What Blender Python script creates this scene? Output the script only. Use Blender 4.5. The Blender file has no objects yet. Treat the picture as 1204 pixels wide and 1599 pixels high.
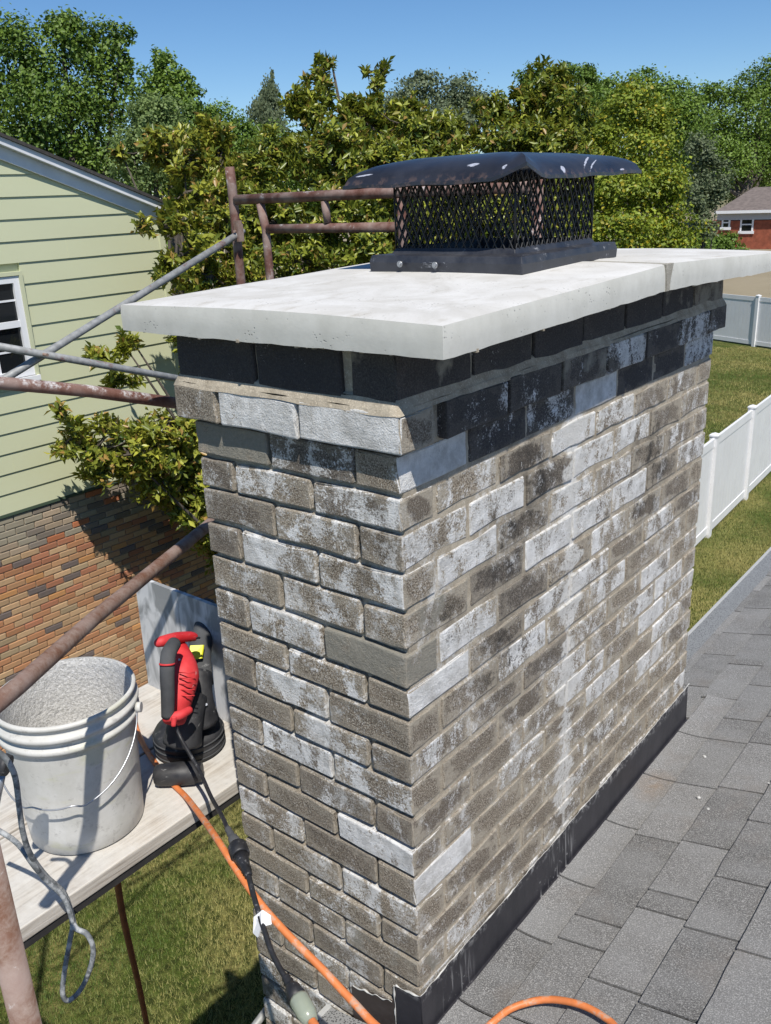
import bpy, bmesh, math, random
import numpy as np
from mathutils import Vector, Matrix, noise
R_ = math.radians
S = bpy.context.scene
COL = S.collection
rnd = random.Random(7)
rng = np.random.default_rng(11)

# ------------------------------------------------------------------ camera, light, exposure
CAM = np.array([0.8455, -1.0635, 0.4585]); FPX = 1383.53
cR = np.array([0.78027761, 0.62399344, -0.04241504])
cU = np.array([-0.17984692, 0.28880943, 0.94034259])
cF = np.array([-0.59901747, 0.72610006, -0.33757484])
cd = bpy.data.cameras.new('camera'); cam = bpy.data.objects.new('camera', cd); COL.objects.link(cam)
cd.sensor_fit = 'VERTICAL'; cd.sensor_height = 36.0; cd.lens = FPX / 1599.0 * 36.0
cd.clip_start = 0.02; cd.clip_end = 3000
M = Matrix.Identity(4)
for i in range(3):
    M[i][0] = cR[i]; M[i][1] = cU[i]; M[i][2] = -cF[i]; M[i][3] = CAM[i]
cam.matrix_world = M
S.camera = cam

SUN = Vector((0.52, -0.40, 1.0)).normalized()
w = bpy.data.worlds.new('World'); S.world = w; w.use_nodes = True
nt = w.node_tree; nt.nodes.clear()
sky = nt.nodes.new('ShaderNodeTexSky'); sky.sky_type = 'NISHITA'; sky.sun_disc = False
sky.sun_elevation = math.asin(SUN.z); sky.sun_rotation = math.atan2(SUN.x, SUN.y)
sky.air_density = 0.9; sky.dust_density = 0.0; sky.ozone_density = 6.0; sky.altitude = 200
bg = nt.nodes.new('ShaderNodeBackground'); bg.inputs['Strength'].default_value = 0.104
wo = nt.nodes.new('ShaderNodeOutputWorld')
hs = nt.nodes.new('ShaderNodeHueSaturation'); hs.inputs['Saturation'].default_value = 1.12
nt.links.new(sky.outputs[0], hs.inputs['Color']); nt.links.new(hs.outputs[0], bg.inputs[0]); nt.links.new(bg.outputs[0], wo.inputs[0])
ld = bpy.data.lights.new('sun', 'SUN'); ld.energy = 4.9; ld.angle = R_(0.53); ld.color = (1.0, 0.955, 0.88)
sun = bpy.data.objects.new('sun', ld); COL.objects.link(sun)
sun.rotation_euler = (-SUN).to_track_quat('-Z', 'Y').to_euler()
S.view_settings.view_transform = 'Standard'; S.view_settings.look = 'None'
S.view_settings.exposure = 0.10; S.view_settings.gamma = 1.0; S.view_settings.use_curve_mapping = False

# ------------------------------------------------------------------ surveying helpers (photo pixel -> place in the world)
def ray(u, v): return cF + cR * (u - 602) / FPX - cU * (v - 799.5) / FPX
def at(u, v, d): return Vector(CAM + ray(u, v) * d)
def onx(u, v, x): d = ray(u, v); return Vector(CAM + d * (x - CAM[0]) / d[0])
def ony(u, v, y): d = ray(u, v); return Vector(CAM + d * (y - CAM[1]) / d[1])
def onz(u, v, z): d = ray(u, v); return Vector(CAM + d * (z - CAM[2]) / d[2])

# ------------------------------------------------------------------ object helpers
def tagp(o, label=None, cat=None, group=None, kind=None):
    if label: o['label'] = label
    if cat: o['category'] = cat
    if group: o['group'] = group
    if kind: o['kind'] = kind
    return o
def empty(name, loc=(0, 0, 0)):
    o = bpy.data.objects.new(name, None); COL.objects.link(o); o.location = loc; o.empty_display_size = 0.05
    return o
def link(name, me, mats=(), parent=None):
    o = bpy.data.objects.new(name, me); COL.objects.link(o)
    for m in (mats if isinstance(mats, (list, tuple)) else [mats]):
        if m and m.name not in [x.name for x in me.materials if x]: me.materials.append(m)
    if parent:
        o.parent = parent
        o.matrix_parent_inverse = Matrix.Translation(-Vector(parent.location)) if parent.type == 'EMPTY' else Matrix.Identity(4)
    return o
class MB:
    def __init__(s): s.v = []; s.f = []; s.sm = []
    def add(s, vs, fs, smooth=False):
        b = len(s.v); s.v += [tuple(p) for p in vs]
        s.f += [tuple(i + b for i in f) for f in fs]; s.sm += [smooth] * len(fs); return s
    def box(s, x0, x1, y0, y1, z0, z1):
        return s.add([(x0,y0,z0),(x1,y0,z0),(x1,y1,z0),(x0,y1,z0),(x0,y0,z1),(x1,y0,z1),(x1,y1,z1),(x0,y1,z1)],
                     [(0,3,2,1),(4,5,6,7),(0,1,5,4),(1,2,6,5),(2,3,7,6),(3,0,4,7)])
    def tube(s, pts, r, n=10, caps=True, prof=None):
        pts = [Vector(p) for p in pts]; m = len(pts)
        rs = r if isinstance(r, (list, tuple)) else [r] * m
        t0 = (pts[1] - pts[0]).normalized()
        a = t0.orthogonal().normalized(); vs = []
        for i, p in enumerate(pts):
            t = (pts[min(i+1, m-1)] - pts[max(i-1, 0)])
            if t.length < 1e-9: t = t0
            t.normalize(); a = (a - t * a.dot(t)).normalized(); b = t.cross(a)
            for k in range(n):
                th = 2 * math.pi * k / n
                vs.append(p + (a * math.cos(th) + b * math.sin(th)) * rs[i])
        fs = [(i*n+k, i*n+(k+1) % n, (i+1)*n+(k+1) % n, (i+1)*n+k) for i in range(m-1) for k in range(n)]
        s.add(vs, fs, True)
        if caps:
            b0 = len(s.v) - len(vs)
            s.f.append(tuple(b0 + k for k in reversed(range(n)))); s.sm.append(False)
            s.f.append(tuple(b0 + (m-1)*n + k for k in range(n))); s.sm.append(False)
        return s
    def lathe(s, prof, n=48, o=(0, 0, 0)):
        vs = [(o[0] + r*math.cos(2*math.pi*k/n), o[1] + r*math.sin(2*math.pi*k/n), o[2] + z) for r, z in prof for k in range(n)]
        fs = [(i*n+k, i*n+(k+1) % n, (i+1)*n+(k+1) % n, (i+1)*n+k) for i in range(len(prof)-1) for k in range(n)]
        return s.add(vs, fs, True)
    def mesh(s, name):
        me = bpy.data.meshes.new(name); me.from_pydata(s.v, [], s.f); me.validate()
        if len(me.polygons) == len(s.sm): me.polygons.foreach_set('use_smooth', s.sm)
        me.update(); return me
    def build(s, name, mats, parent=None): return link(name, s.mesh(name), mats, parent)
def spline(pts, k=8):
    P = [Vector(p) for p in pts]; out = []
    for i in range(len(P) - 1):
        a, b, c, d = P[max(i-1, 0)], P[i], P[i+1], P[min(i+2, len(P)-1)]
        for j in range(k):
            t = j / k
            out.append(0.5*((2*b) + (c-a)*t + (2*a-5*b+4*c-d)*t*t + (3*b-a-3*c+d)*t**3))
    out.append(P[-1]); return out
def bevel(o, wd=0.002, seg=2):
    m = o.modifiers.new('bevel', 'BEVEL'); m.width = wd; m.segments = seg; m.limit_method = 'ANGLE'; m.angle_limit = R_(40); return o

# ------------------------------------------------------------------ material helper
class G:
    def __init__(s, name):
        s.m = bpy.data.materials.new(name); s.m.use_nodes = True; s.t = s.m.node_tree; s.t.nodes.clear()
        s.out = s.t.nodes.new('ShaderNodeOutputMaterial'); s.p = s.t.nodes.new('ShaderNodeBsdfPrincipled')
        s.t.links.new(s.p.outputs[0], s.out.inputs[0]); s.set('Roughness', 0.85)
    def _in(s, sock, v):
        if isinstance(v, bpy.types.NodeSocket): s.t.links.new(v, sock)
        elif v is not None:
            if hasattr(sock.default_value, '__len__') and not hasattr(v, '__len__'): v = [v]*len(sock.default_value)
            if hasattr(v, '__len__') and len(v) == 3 and len(sock.default_value) == 4: v = (*v, 1)
            sock.default_value = v
    def set(s, k, v): s._in(s.p.inputs[k], v); return s
    def n(s, typ, out=0, ins={}, **at_):
        nd = s.t.nodes.new('ShaderNode' + typ)
        for k, v in at_.items(): setattr(nd, k, v)
        for k, v in ins.items(): s._in(nd.inputs[k], v)
        return nd.outputs[out]
    def pos(s): return s.n('NewGeometry', 'Position')
    def objc(s): return s.n('TexCoord', 'Object')
    def noise(s, vec, scale, detail=4, rough=0.6, dist=0.0, out=0):
        return s.n('TexNoise', out, {'Vector': vec, 'Scale': scale, 'Detail': detail, 'Roughness': rough, 'Distortion': dist})
    def vor(s, vec, scale, out=0, **k): return s.n('TexVoronoi', out, {'Vector': vec, 'Scale': scale}, **k)
    def math(s, op, a, b=0.0, c=None, clamp=False):
        ins = {0: a, 1: b}
        if c is not None: ins[2] = c
        return s.n('Math', 0, ins, operation=op, use_clamp=clamp)
    def ramp(s, x, a, b, lo=0.0, hi=1.0):
        return s.n('MapRange', 0, {0: x, 1: a, 2: b, 3: lo, 4: hi}, clamp=True)
    def mix(s, f, a, b, mode='MIX'):
        nd = s.t.nodes.new('ShaderNodeMix'); nd.data_type = 'RGBA'; nd.blend_type = mode; nd.clamp_result = False
        s._in(nd.inputs[0], f); s._in(nd.inputs[6], a); s._in(nd.inputs[7], b); return nd.outputs[2]
    def cr(s, x, stops):
        nd = s.t.nodes.new('ShaderNodeValToRGB'); e = nd.color_ramp.elements
        while len(e) < len(stops): e.new(0.5)
        for i, (p, c) in enumerate(stops): e[i].position = p; e[i].color = (*c, 1)
        s._in(nd.inputs[0], x); return nd.outputs[0]
    def xyz(s, v): nd = s.t.nodes.new('ShaderNodeSeparateXYZ'); s._in(nd.inputs[0], v); return nd.outputs
    def addv(s, a, b): return s.n('VectorMath', 0, {0: a, 1: b}, operation='ADD')
    def mulv(s, a, b): return s.n('VectorMath', 0, {0: a, 1: b}, operation='MULTIPLY')
    def bump(s, h, strength=0.5, dist=0.002, prev=None):
        nd = s.t.nodes.new('ShaderNodeBump'); nd.inputs['Strength'].default_value = strength; nd.inputs['Distance'].default_value = dist
        s._in(nd.inputs['Height'], h)
        if prev: s._in(nd.inputs['Normal'], prev)
        return nd.outputs[0]

def simple(name, col, rough=0.6, metal=0.0, var=0.0, scale=40, bump=0.0, spec=None, dist=0.001, dirt=None, dirt_amt=0.0, dirt_scale=12):
    g = G(name); p = g.pos(); c = col
    if var: c = g.mix(g.ramp(g.noise(p, scale), 0.35, 0.65), tuple(x*(1-var) for x in col), tuple(min(1, x*(1+var)) for x in col))
    if dirt:
        mk = g.math('MULTIPLY', g.ramp(g.noise(p, dirt_scale, 6, 0.7), 0.68 - 0.3*dirt_amt, 0.74 - 0.25*dirt_amt), 0.85)
        c = g.mix(mk, c, dirt)
    g.set('Base Color', c).set('Roughness', rough).set('Metallic', metal)
    if bump: g.set('Normal', g.bump(g.noise(p, scale*3, 5), bump, dist))
    if spec is not None: g.set('Specular IOR Level', spec)
    return g.m

def caulk_mask(g, p):                       # the pale streak that runs down the long side of the chimney
    x = g.xyz(p)
    wob = g.math('MULTIPLY_ADD', g.noise(p, 6, 3), 0.05, -0.025)
    wid = g.math('MULTIPLY_ADD', g.ramp(g.noise(g.mulv(p, (0, 0, 1)), 13, 3), 0.42, 0.60), 0.052, 0.012)
    d = g.math('ABSOLUTE', g.math('SUBTRACT', g.math('ADD', x[1], wob), 0.605))
    m = g.math('DIVIDE', g.math('SUBTRACT', wid, d), 0.012, clamp=True)
    m = g.math('MULTIPLY', m, g.ramp(x[2], 0.03, -0.01))
    m = g.math('MULTIPLY', m, g.ramp(x[0], -0.05, -0.03))
    return g.math('MULTIPLY', m, g.ramp(g.noise(p, 90, 4, 0.7), 0.34, 0.5))
def soot_mask(g, p):
    def blob(c, r): return g.ramp(g.n('VectorMath', 1, {0: g.addv(p, tuple(-a for a in c))}, operation='LENGTH'), r, r*0.35)
    m = g.math('MAXIMUM', blob((0, .34, -.20), .15), blob((0, 1.02, -.22), .20))
    m = g.math('MAXIMUM', m, blob((0, .32, -.44), .13)); m = g.math('MAXIMUM', m, blob((0, .42, -.10), .15)); m = g.math('MAXIMUM', m, blob((0, .12, -.30), .09))
    m = g.math('MAXIMUM', m, g.math('MULTIPLY', blob((-.07, -.0, -.1), .13), .5))
    return g.math('MULTIPLY', m, g.ramp(g.noise(p, 18, 4), 0.35, 0.6))

def wash_mask(g, p):
    a = g.noise(g.mulv(p, (1., 1., .8)), 7.5, 5, .68, .5); f = g.noise(p, 190, 4, .8); m_ = g.noise(p, 55, 4, .7)
    v = g.math('ADD', g.math('ADD', g.math('MULTIPLY', a, .5), g.math('MULTIPLY', f, .28)), g.math('MULTIPLY', m_, .22))
    z = g.xyz(p)[2]
    return g.math('MULTIPLY', g.math('MULTIPLY', g.math('SUBTRACT', v, .525), 14., clamp=True), g.ramp(z, .02, -.08))
def chimney_brick_mat():
    g = G('concrete_brick'); p = g.pos(); oi = g.t.nodes.new('ShaderNodeObjectInfo')
    pr = g.addv(p, g.mulv(oi.outputs['Random'], (37., 17., 51.)))
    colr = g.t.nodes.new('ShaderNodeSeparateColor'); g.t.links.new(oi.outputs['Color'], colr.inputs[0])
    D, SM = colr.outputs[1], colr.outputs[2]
    nx_ = g.ramp(g.xyz(g.n('NewGeometry', 'True Normal'))[0], .5, .6)
    W = g.math('ADD', g.math('MULTIPLY', nx_, colr.outputs[0]), g.math('MULTIPLY', g.math('SUBTRACT', 1.0, nx_), oi.outputs['Alpha']))
    agg = g.noise(p, 330, 3, 0.8)
    base = g.cr(agg, [(0.36, (0.020, 0.016, 0.012)), (0.44, (0.142, 0.113, 0.082)), (0.54, (0.345, 0.288, 0.218)), (0.65, (0.74, 0.70, 0.62))])
    base = g.mix(0.28, base, g.mix(g.noise(pr, 14, 3), (0.14, 0.112, 0.082), (0.40, 0.34, 0.26)))
    base = g.mix(g.ramp(oi.outputs['Random'], .45, 1., 0, .55), base, (0.11, 0.092, 0.078))
    base = g.mix(g.math('MULTIPLY', D, 0.92), base, g.mix(g.noise(p, 300, 3), (0.012, 0.012, 0.016), (0.07, 0.068, 0.075)))  # D tones dark bricks and paints overhang shade onto the top courses
    base = g.mix(g.math('MULTIPLY', soot_mask(g, p), 0.85), base, (0.022, 0.021, 0.021))
    big = g.noise(g.mulv(pr, (1., 1., 0.55)), 17, 4, 0.62, 0.6); fine = g.noise(p, 210, 4, 0.8)
    edge = g.noise(g.mulv(pr, (1., 1., 1.7)), 46, 5, 0.75)
    v = g.math('ADD', g.math('ADD', g.math('MULTIPLY', big, 0.42), g.math('MULTIPLY', edge, 0.22)), g.math('MULTIPLY', fine, 0.36))
    thr = g.math('SUBTRACT', 0.625, g.math('MULTIPLY', W, 0.25))
    wm = g.math('MULTIPLY', g.math('SUBTRACT', v, thr), 24.0, clamp=True)
    ed = g.n('Attribute', 'Fac', attribute_name='edge')
    em = g.math('ADD', ed, g.math('MULTIPLY_ADD', g.noise(p, 28, 6, .75), 3.2, -1.5))
    em = g.math('MULTIPLY', g.ramp(em, .72, 1.05), g.math('MULTIPLY_ADD', nx_, .50, .45))
    em = g.math('MULTIPLY', em, g.math('SUBTRACT', 1., D))
    base = g.mix(em, base, g.mix(g.noise(p, 100, 3), (0.31, 0.268, 0.208), (0.48, 0.43, 0.35)))
    wc = g.mix(g.ramp(g.noise(pr, 30, 5, .7), .35, .65), (0.55, 0.54, 0.515), (0.86, 0.855, 0.84))
    wm = g.math('MAXIMUM', wm, g.math('MULTIPLY', wash_mask(g, p), .8))
    base = g.mix(g.math('MULTIPLY', wm, 0.92), base, wc)
    smk = g.math('MULTIPLY', g.math('SUBTRACT', g.noise(pr, 12, 4), g.math('SUBTRACT', 0.72, g.math('MULTIPLY', SM, 0.40))), 9.0, clamp=True)
    base = g.mix(smk, base, g.mix(g.noise(p, 130, 4), (0.20, 0.185, 0.15), (0.34, 0.32, 0.27)))
    base = g.mix(g.math('MULTIPLY', caulk_mask(g, p), 0.95), base, (0.64, 0.625, 0.59))
    g.set('Base Color', base).set('Roughness', 0.93).set('Specular IOR Level', 0.25)
    h = g.math('ADD', g.noise(p, 260, 4, 0.75), g.math('MULTIPLY', g.noise(p, 60, 3), 0.7))
    g.set('Normal', g.bump(h, 0.9, 0.004)); return g.m
def mortar_mat(name='mortar', a=(0.28, 0.238, 0.18), b=(0.45, 0.395, 0.31), chim=True):
    g = G(name); p = g.pos()
    c = g.mix(g.ramp(g.noise(p, 24, 5, 0.7), 0.35, 0.65), a, b)
    c = g.mix(g.ramp(g.noise(p, 350, 3), .55, .75), c, tuple(x*1.5 for x in b))
    if chim:
        c = g.mix(g.math('MULTIPLY', wash_mask(g, p), .75), c, (0.66, 0.65, 0.62))
        c = g.mix(g.math('MULTIPLY', soot_mask(g, p), 0.6), c, (0.04, 0.037, 0.034))
        c = g.mix(g.math('MULTIPLY', caulk_mask(g, p), 0.95), c, (0.64, 0.625, 0.59))
    g.set('Base Color', c).set('Roughness', 0.95).set('Specular IOR Level', 0.2)
    g.set('Normal', g.bump(g.noise(p, 160, 5, 0.7), 0.6, 0.003)); return g.m
def crown_mat():
    g = G('crown_concrete'); p = g.pos(); nz = g.xyz(g.n('NewGeometry', 'Normal'))[2]
    side = g.mix(g.ramp(g.noise(g.mulv(p, (1, 1, .7)), 12, 6, .7), .35, .68), (0.52, 0.51, 0.46), (0.62, 0.61, 0.56))
    top = g.mix(g.ramp(g.noise(p, 5.5, 5, .6, 1.2), .38, .62), (0.52, 0.505, 0.47), (0.63, 0.62, 0.595))
    top = g.mix(g.ramp(g.noise(g.mulv(p, (1, .35, 1)), 26, 4), .58, .74, 0, .6), top, (0.38, 0.35, 0.295))
    top = g.mix(g.ramp(g.noise(p, 150, 3, .8), .55, .75, 0, .5), top, (.40, .385, .35))
    c = g.mix(g.ramp(nz, .6, .9), side, top)
    pit = g.vor(p, 120); rare = g.ramp(g.noise(p, 16, 3), .50, .66)
    pm = g.math('MULTIPLY', g.ramp(pit, .22, .10), rare)
    c = g.mix(g.math('MULTIPLY', pm, .8), c, (0.12, 0.12, 0.11))
    g.set('Base Color', c).set('Roughness', 0.9).set('Specular IOR Level', 0.25)
    h = g.math('SUBTRACT', g.math('MULTIPLY', g.noise(p, 120, 5, .7), 0.35), g.math('MULTIPLY', pm, 1.2))
    h = g.math('ADD', h, g.math('MULTIPLY', g.noise(p, 14, 3), .8))
    g.set('Normal', g.bump(h, 0.4, 0.002)); return g.m
def shingle_mat():
    g = G('asphalt_shingle'); p = g.pos(); oi = g.t.nodes.new('ShaderNodeObjectInfo')
    sp = g.cr(g.noise(p, 330, 3, .85), [(0.36, (0.020, 0.020, 0.020)), (0.45, (0.13, 0.126, 0.12)), (0.53, (0.22, 0.215, 0.206)), (0.63, (0.80, 0.78, 0.75))])
    tone = g.mix(oi.outputs['Random'], (0.120, 0.118, 0.114), (0.275, 0.270, 0.262))
    c = g.mix(0.52, sp, tone)
    stripe = g.ramp(g.noise(g.addv(g.mulv(p, (1., 2.2, 1.)), g.mulv(oi.outputs['Random'], (9., 9., 9.))), 3.2, 2), .42, .6)
    c = g.mix(g.math('MULTIPLY', stripe, .3), c, (0.33, 0.33, 0.325))
    c = g.mix(g.ramp(g.noise(p, 7, 4, .6), .54, .74, 0, .4), c, (0.22, 0.185, 0.155))
    tan = g.ramp(g.n('VectorMath', 1, {0: g.mulv(g.addv(p, (-.07, -1.03, 1.165)), (1.6, 1., 1.))}, operation='LENGTH'), .10, .02)
    c = g.mix(g.math('MULTIPLY', tan, g.ramp(g.noise(p, 30), .35, .6, .2, .55)), c, (0.30, 0.215, 0.14))
    g.set('Base Color', c).set('Roughness', 0.92).set('Specular IOR Level', 0.3)
    g.set('Normal', g.bump(g.noise(p, 420, 3, .8), 0.8, 0.003)); return g.m
def painted_metal(name, col, dirtc=(0.45, 0.45, 0.46), thr=.62, rough=.38):
    g = G(name); p = g.pos()
    d = g.math('MULTIPLY', g.ramp(g.noise(g.mulv(p, (1, 1, 2)), 16, 6, .72, .8), thr, thr+.07), g.ramp(g.noise(p, 160, 3), .3, .6))
    dust = g.ramp(g.noise(p, 11, 5, .7), .35, .68, 0, .55)
    c = g.mix(dust, col, tuple(x*1.5+.05 for x in col)); c = g.mix(g.math('MULTIPLY', d, .85), c, dirtc)
    g.set('Base Color', c).set('Roughness', g.math('ADD', g.math('MULTIPLY', d, .4), g.math('ADD', rough, g.math('MULTIPLY', dust, .5))))
    g.set('Normal', g.bump(g.noise(p, 22, 3), 0.25, 0.002)); return g.m
def rusty_mat(name, a, b, white=.585):
    g = G(name); p = g.pos()
    c = g.mix(g.ramp(g.noise(p, 26, 6, .75), .38, .62), a, b)
    c = g.mix(g.ramp(g.noise(p, 9, 3), .42, .62, 0, .75), c, (0.31, 0.235, 0.205))
    wm = g.math('MULTIPLY', g.ramp(g.noise(p, 13, 5, .7), white, white+.08), g.ramp(g.xyz(g.n('NewGeometry', 'Normal'))[2], -.3, .4))
    wm = g.math('MULTIPLY', wm, g.ramp(g.noise(p, 140, 3), .32, .55))
    c = g.mix(wm, c, (0.60, 0.59, 0.585))
    g.set('Base Color', c).set('Roughness', .8).set('Specular IOR Level', .3)
    g.set('Normal', g.bump(g.noise(p, 110, 5, .75), .5, .0015)); return g.m
def wood_mat():
    g = G('weathered_plank'); p = g.pos()
    gr = g.noise(g.mulv(p, (26., 1.3, 26.)), 3.2, 6, .65, .4)
    c = g.cr(gr, [(0.28, (0.20, 0.165, 0.13)), (0.45, (0.42, 0.375, 0.32)), (0.62, (0.56, 0.52, 0.46))])
    nz = g.xyz(g.n('NewGeometry', 'Normal'))[2]
    dust = g.math('MULTIPLY', g.ramp(g.noise(p, 9, 5, .65), .32, .56), g.ramp(nz, .4, .8))
    c = g.mix(g.math('MULTIPLY', dust, .82), c, g.mix(g.noise(p, 60, 4), (0.46, 0.44, 0.40), (0.64, 0.62, 0.58)))
    c = g.mix(g.ramp(g.noise(p, 22, 3), .66, .74, 0, .35), c, (.25, .25, .25))
    g.set('Base Color', c).set('Roughness', .9)
    g.set('Normal', g.bump(g.math('ADD', gr, g.math('MULTIPLY', g.noise(p, 90, 4), .4)), .6, .002)); return g.m
def bucket_mat():
    g = G('bucket_plastic'); p = g.pos()
    c = g.mix(g.ramp(g.noise(p, 9, 5, .65), .35, .65), (0.50, 0.49, 0.45), (0.64, 0.63, 0.60))
    c = g.mix(g.ramp(g.noise(g.mulv(p, (1, 1, 3.5)), 8, 4, .6), .58, .68, 0, .38), c, (0.50, 0.50, 0.30))
    c = g.mix(g.ramp(g.noise(p, 34, 6, .8), .55, .66, 0, .6), c, (0.30, 0.29, 0.27))
    c = g.mix(g.ramp(g.noise(p, 70, 4, .7), .62, .70, 0, .6), c, (0.60, 0.59, 0.57))
    g.set('Base Color', c).set('Roughness', .55).set('Normal', g.bump(g.noise(p, 80, 4), .3, .001)); return g.m
def dust_mat():
    g = G('dried_mortar_dust'); p = g.pos()
    c = g.mix(g.ramp(g.noise(p, 190, 4, .75), .38, .62), (0.42, 0.41, 0.385), (0.68, 0.67, 0.65))
    g.set('Base Color', c).set('Roughness', .95)
    g.set('Normal', g.bump(g.math('ADD', g.noise(p, 130, 5, .7), g.noise(p, 30, 3)), .9, .006)); return g.m
def grass_base_mat():
    g = G('lawn_soil'); p = g.pos()
    d = g.noise(p, .9, 5, .65, .5); f = g.noise(p, 14, 5, .75)
    c = g.mix(g.ramp(d, .42, .6), (0.085, 0.125, 0.02), (0.30, 0.26, 0.095))
    c = g.mix(g.ramp(f, .4, .62), tuple(x*.6 for x in (0.07, 0.09, 0.02)), c)
    y = g.xyz(p)[1]
    c = g.mix(g.math('MULTIPLY', g.ramp(y, 34., 36.5), g.ramp(y, 240., 90.)), c, g.mix(g.noise(p, .25, 6, .7), (0.22, 0.18, 0.115), (0.36, 0.31, 0.22)))
    g.set('Base Color', c).set('Roughness', .95).set('Specular IOR Level', .15)
    g.set('Normal', g.bump(g.noise(p, 30, 6, .8), 1.0, .03)); return g.m
def leafmat(name, a, b, brown=None, trans=.35, gloss=.45, bmix=.15):
    g = G(name); at_ = g.n('Attribute', 'Fac', attribute_name='tint'); at2 = g.n('Attribute', 'Fac', attribute_name='tint2')
    c = g.mix(at_, a, b)
    if brown: c = g.mix(g.ramp(at2, 1-bmix, 1-bmix+.05), c, brown)
    g.set('Base Color', c).set('Roughness', gloss).set('Specular IOR Level', .35)
    tr = g.t.nodes.new('ShaderNodeBsdfTranslucent'); g._in(tr.inputs[0], g.mix(.5, c, tuple(min(1, x*1.6) for x in b)))
    ms = g.t.nodes.new('ShaderNodeMixShader'); ms.inputs[0].default_value = trans
    g.t.links.new(g.p.outputs[0], ms.inputs[1]); g.t.links.new(tr.outputs[0], ms.inputs[2]); g.t.links.new(ms.outputs[0], g.out.inputs[0])
    return g.m

M_brick = chimney_brick_mat(); M_mortar = mortar_mat(); M_crown = crown_mat(); M_shingle = shingle_mat()
M_joint = mortar_mat('joint_mortar', (0.26, 0.24, 0.20), (0.38, 0.355, 0.30), False)
def flash_mat():
    g = G('flashing_black'); p = g.pos(); X = g.xyz(p)
    dust = g.ramp(g.noise(g.mulv(p, (1, 3, 1)), 5, 5, .7), .35, .7, 0, .5)
    c = g.mix(dust, (0.020, 0.020, 0.025), (0.062, 0.058, 0.066))
    def blob(y, z, r): return g.ramp(g.n('VectorMath', 1, {0: g.mulv(g.addv(p, (-.01, -y, -z)), (1, 1, .8))}, operation='LENGTH'), r, r*.5)
    m = g.math('MAXIMUM', g.math('MAXIMUM', blob(.585, -1.13, .085), blob(.50, -1.15, .05)), g.math('MULTIPLY', blob(.12, -1.14, .07), .7))
    st = g.ramp(g.noise(g.mulv(p, (1, 1, .07)), 95, 2, .5), .60, .66); fl = g.ramp(g.noise(p, 75, 5, .75), .60, .68)
    m = g.math('MULTIPLY', m, g.math('MAXIMUM', g.math('MULTIPLY', st, .5), g.math('MULTIPLY', fl, .8)))
    top = g.math('MULTIPLY', g.ramp(X[2], -1.085, -1.065), g.ramp(g.noise(p, 60, 4, .7), .5, .6))
    m = g.math('MAXIMUM', m, g.math('MULTIPLY', top, .6)); m = g.math('MAXIMUM', m, g.ramp(g.noise(p, 48, 5, .8), .70, .76))
    c = g.mix(g.math('MULTIPLY', m, .85), c, (.45, .45, .45)); g.set('Base Color', c).set('Roughness', .5)
    g.set('Normal', g.bump(g.noise(p, 14, 3), .4, .004)); return g.m
M_flash = flash_mat()

M_flashbr = painted_metal('flashing_brown', (0.035, 0.024, 0.020), (0.30, 0.28, 0.26), .72, .5)
M_lid = painted_metal('cap_black_metal', (0.020, 0.022, 0.030), (0.36, 0.37, 0.40), .615, .36)
M_wire = simple('cage_black', (0.012, 0.012, 0.013), .5)
M_seal = simple('white_sealant', (0.55, 0.54, 0.51), .8, 0, .2, 60, .5)
M_galv = simple('galvanised_tube', (0.30, 0.305, 0.30), .55, .15, .22, 35, .3, dirt=(0.20, 0.09, 0.075), dirt_amt=.35, dirt_scale=7)
M_rust = rusty_mat('red_oxide_tube', (0.105, 0.045, 0.032), (0.19, 0.10, 0.082))
M_rust2 = rusty_mat('weathered_rust_tube', (0.15, 0.070, 0.042), (0.27, 0.20, 0.165), .66)
M_wood = wood_mat(); M_bucket = bucket_mat(); M_dust = dust_mat()
M_white_pvc = simple('white_vinyl', (0.78, 0.78, 0.79), .45, 0, .03, 3)
M_white_trim = simple('white_aluminium_trim', (0.70, 0.71, 0.74), .5, 0, .06, 5)
M_screw = simple('screw_steel', (0.40, 0.41, 0.43), .35, .7)

# ------------------------------------------------------------------ terrain
ZG = -5.2
def ground_z(x, y):
    z = ZG
    if y > 36: z += min(1.6, (y-36)*0.045)
    return z
b = MB()
xs = [-900, -300, -120, -60, -40, -30, -22, -16, -12, -9, -6, -3, 0, 4, 9, 16, 30, 80, 300, 900]
ys = [-300, -60, -20, -8, -3, 0, 3, 6, 9, 12, 16, 20, 25, 30, 36, 40, 46, 54, 64, 80, 110, 160, 260, 500, 1200]
vs = [(x, y, ground_z(x, y)) for y in ys for x in xs]; nx = len(xs)
b.add(vs, [(j*nx+i, j*nx+i+1, (j+1)*nx+i+1, (j+1)*nx+i) for j in range(len(ys)-1) for i in range(nx-1)], True)
tagp(b.build('ground', grass_base_mat()), kind='structure')

# ------------------------------------------------------------------ chimney
JZ = [0.0, -0.0661, -0.1379, -0.2097, -0.2857, -0.3591, -0.4234, -0.4983, -0.5656, -0.6349, -0.7055, -0.7724, -0.845, -0.916, -0.9804, -1.0507]
while JZ[-1] > -1.95: JZ.append(JZ[-1] - 0.0703)
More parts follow.
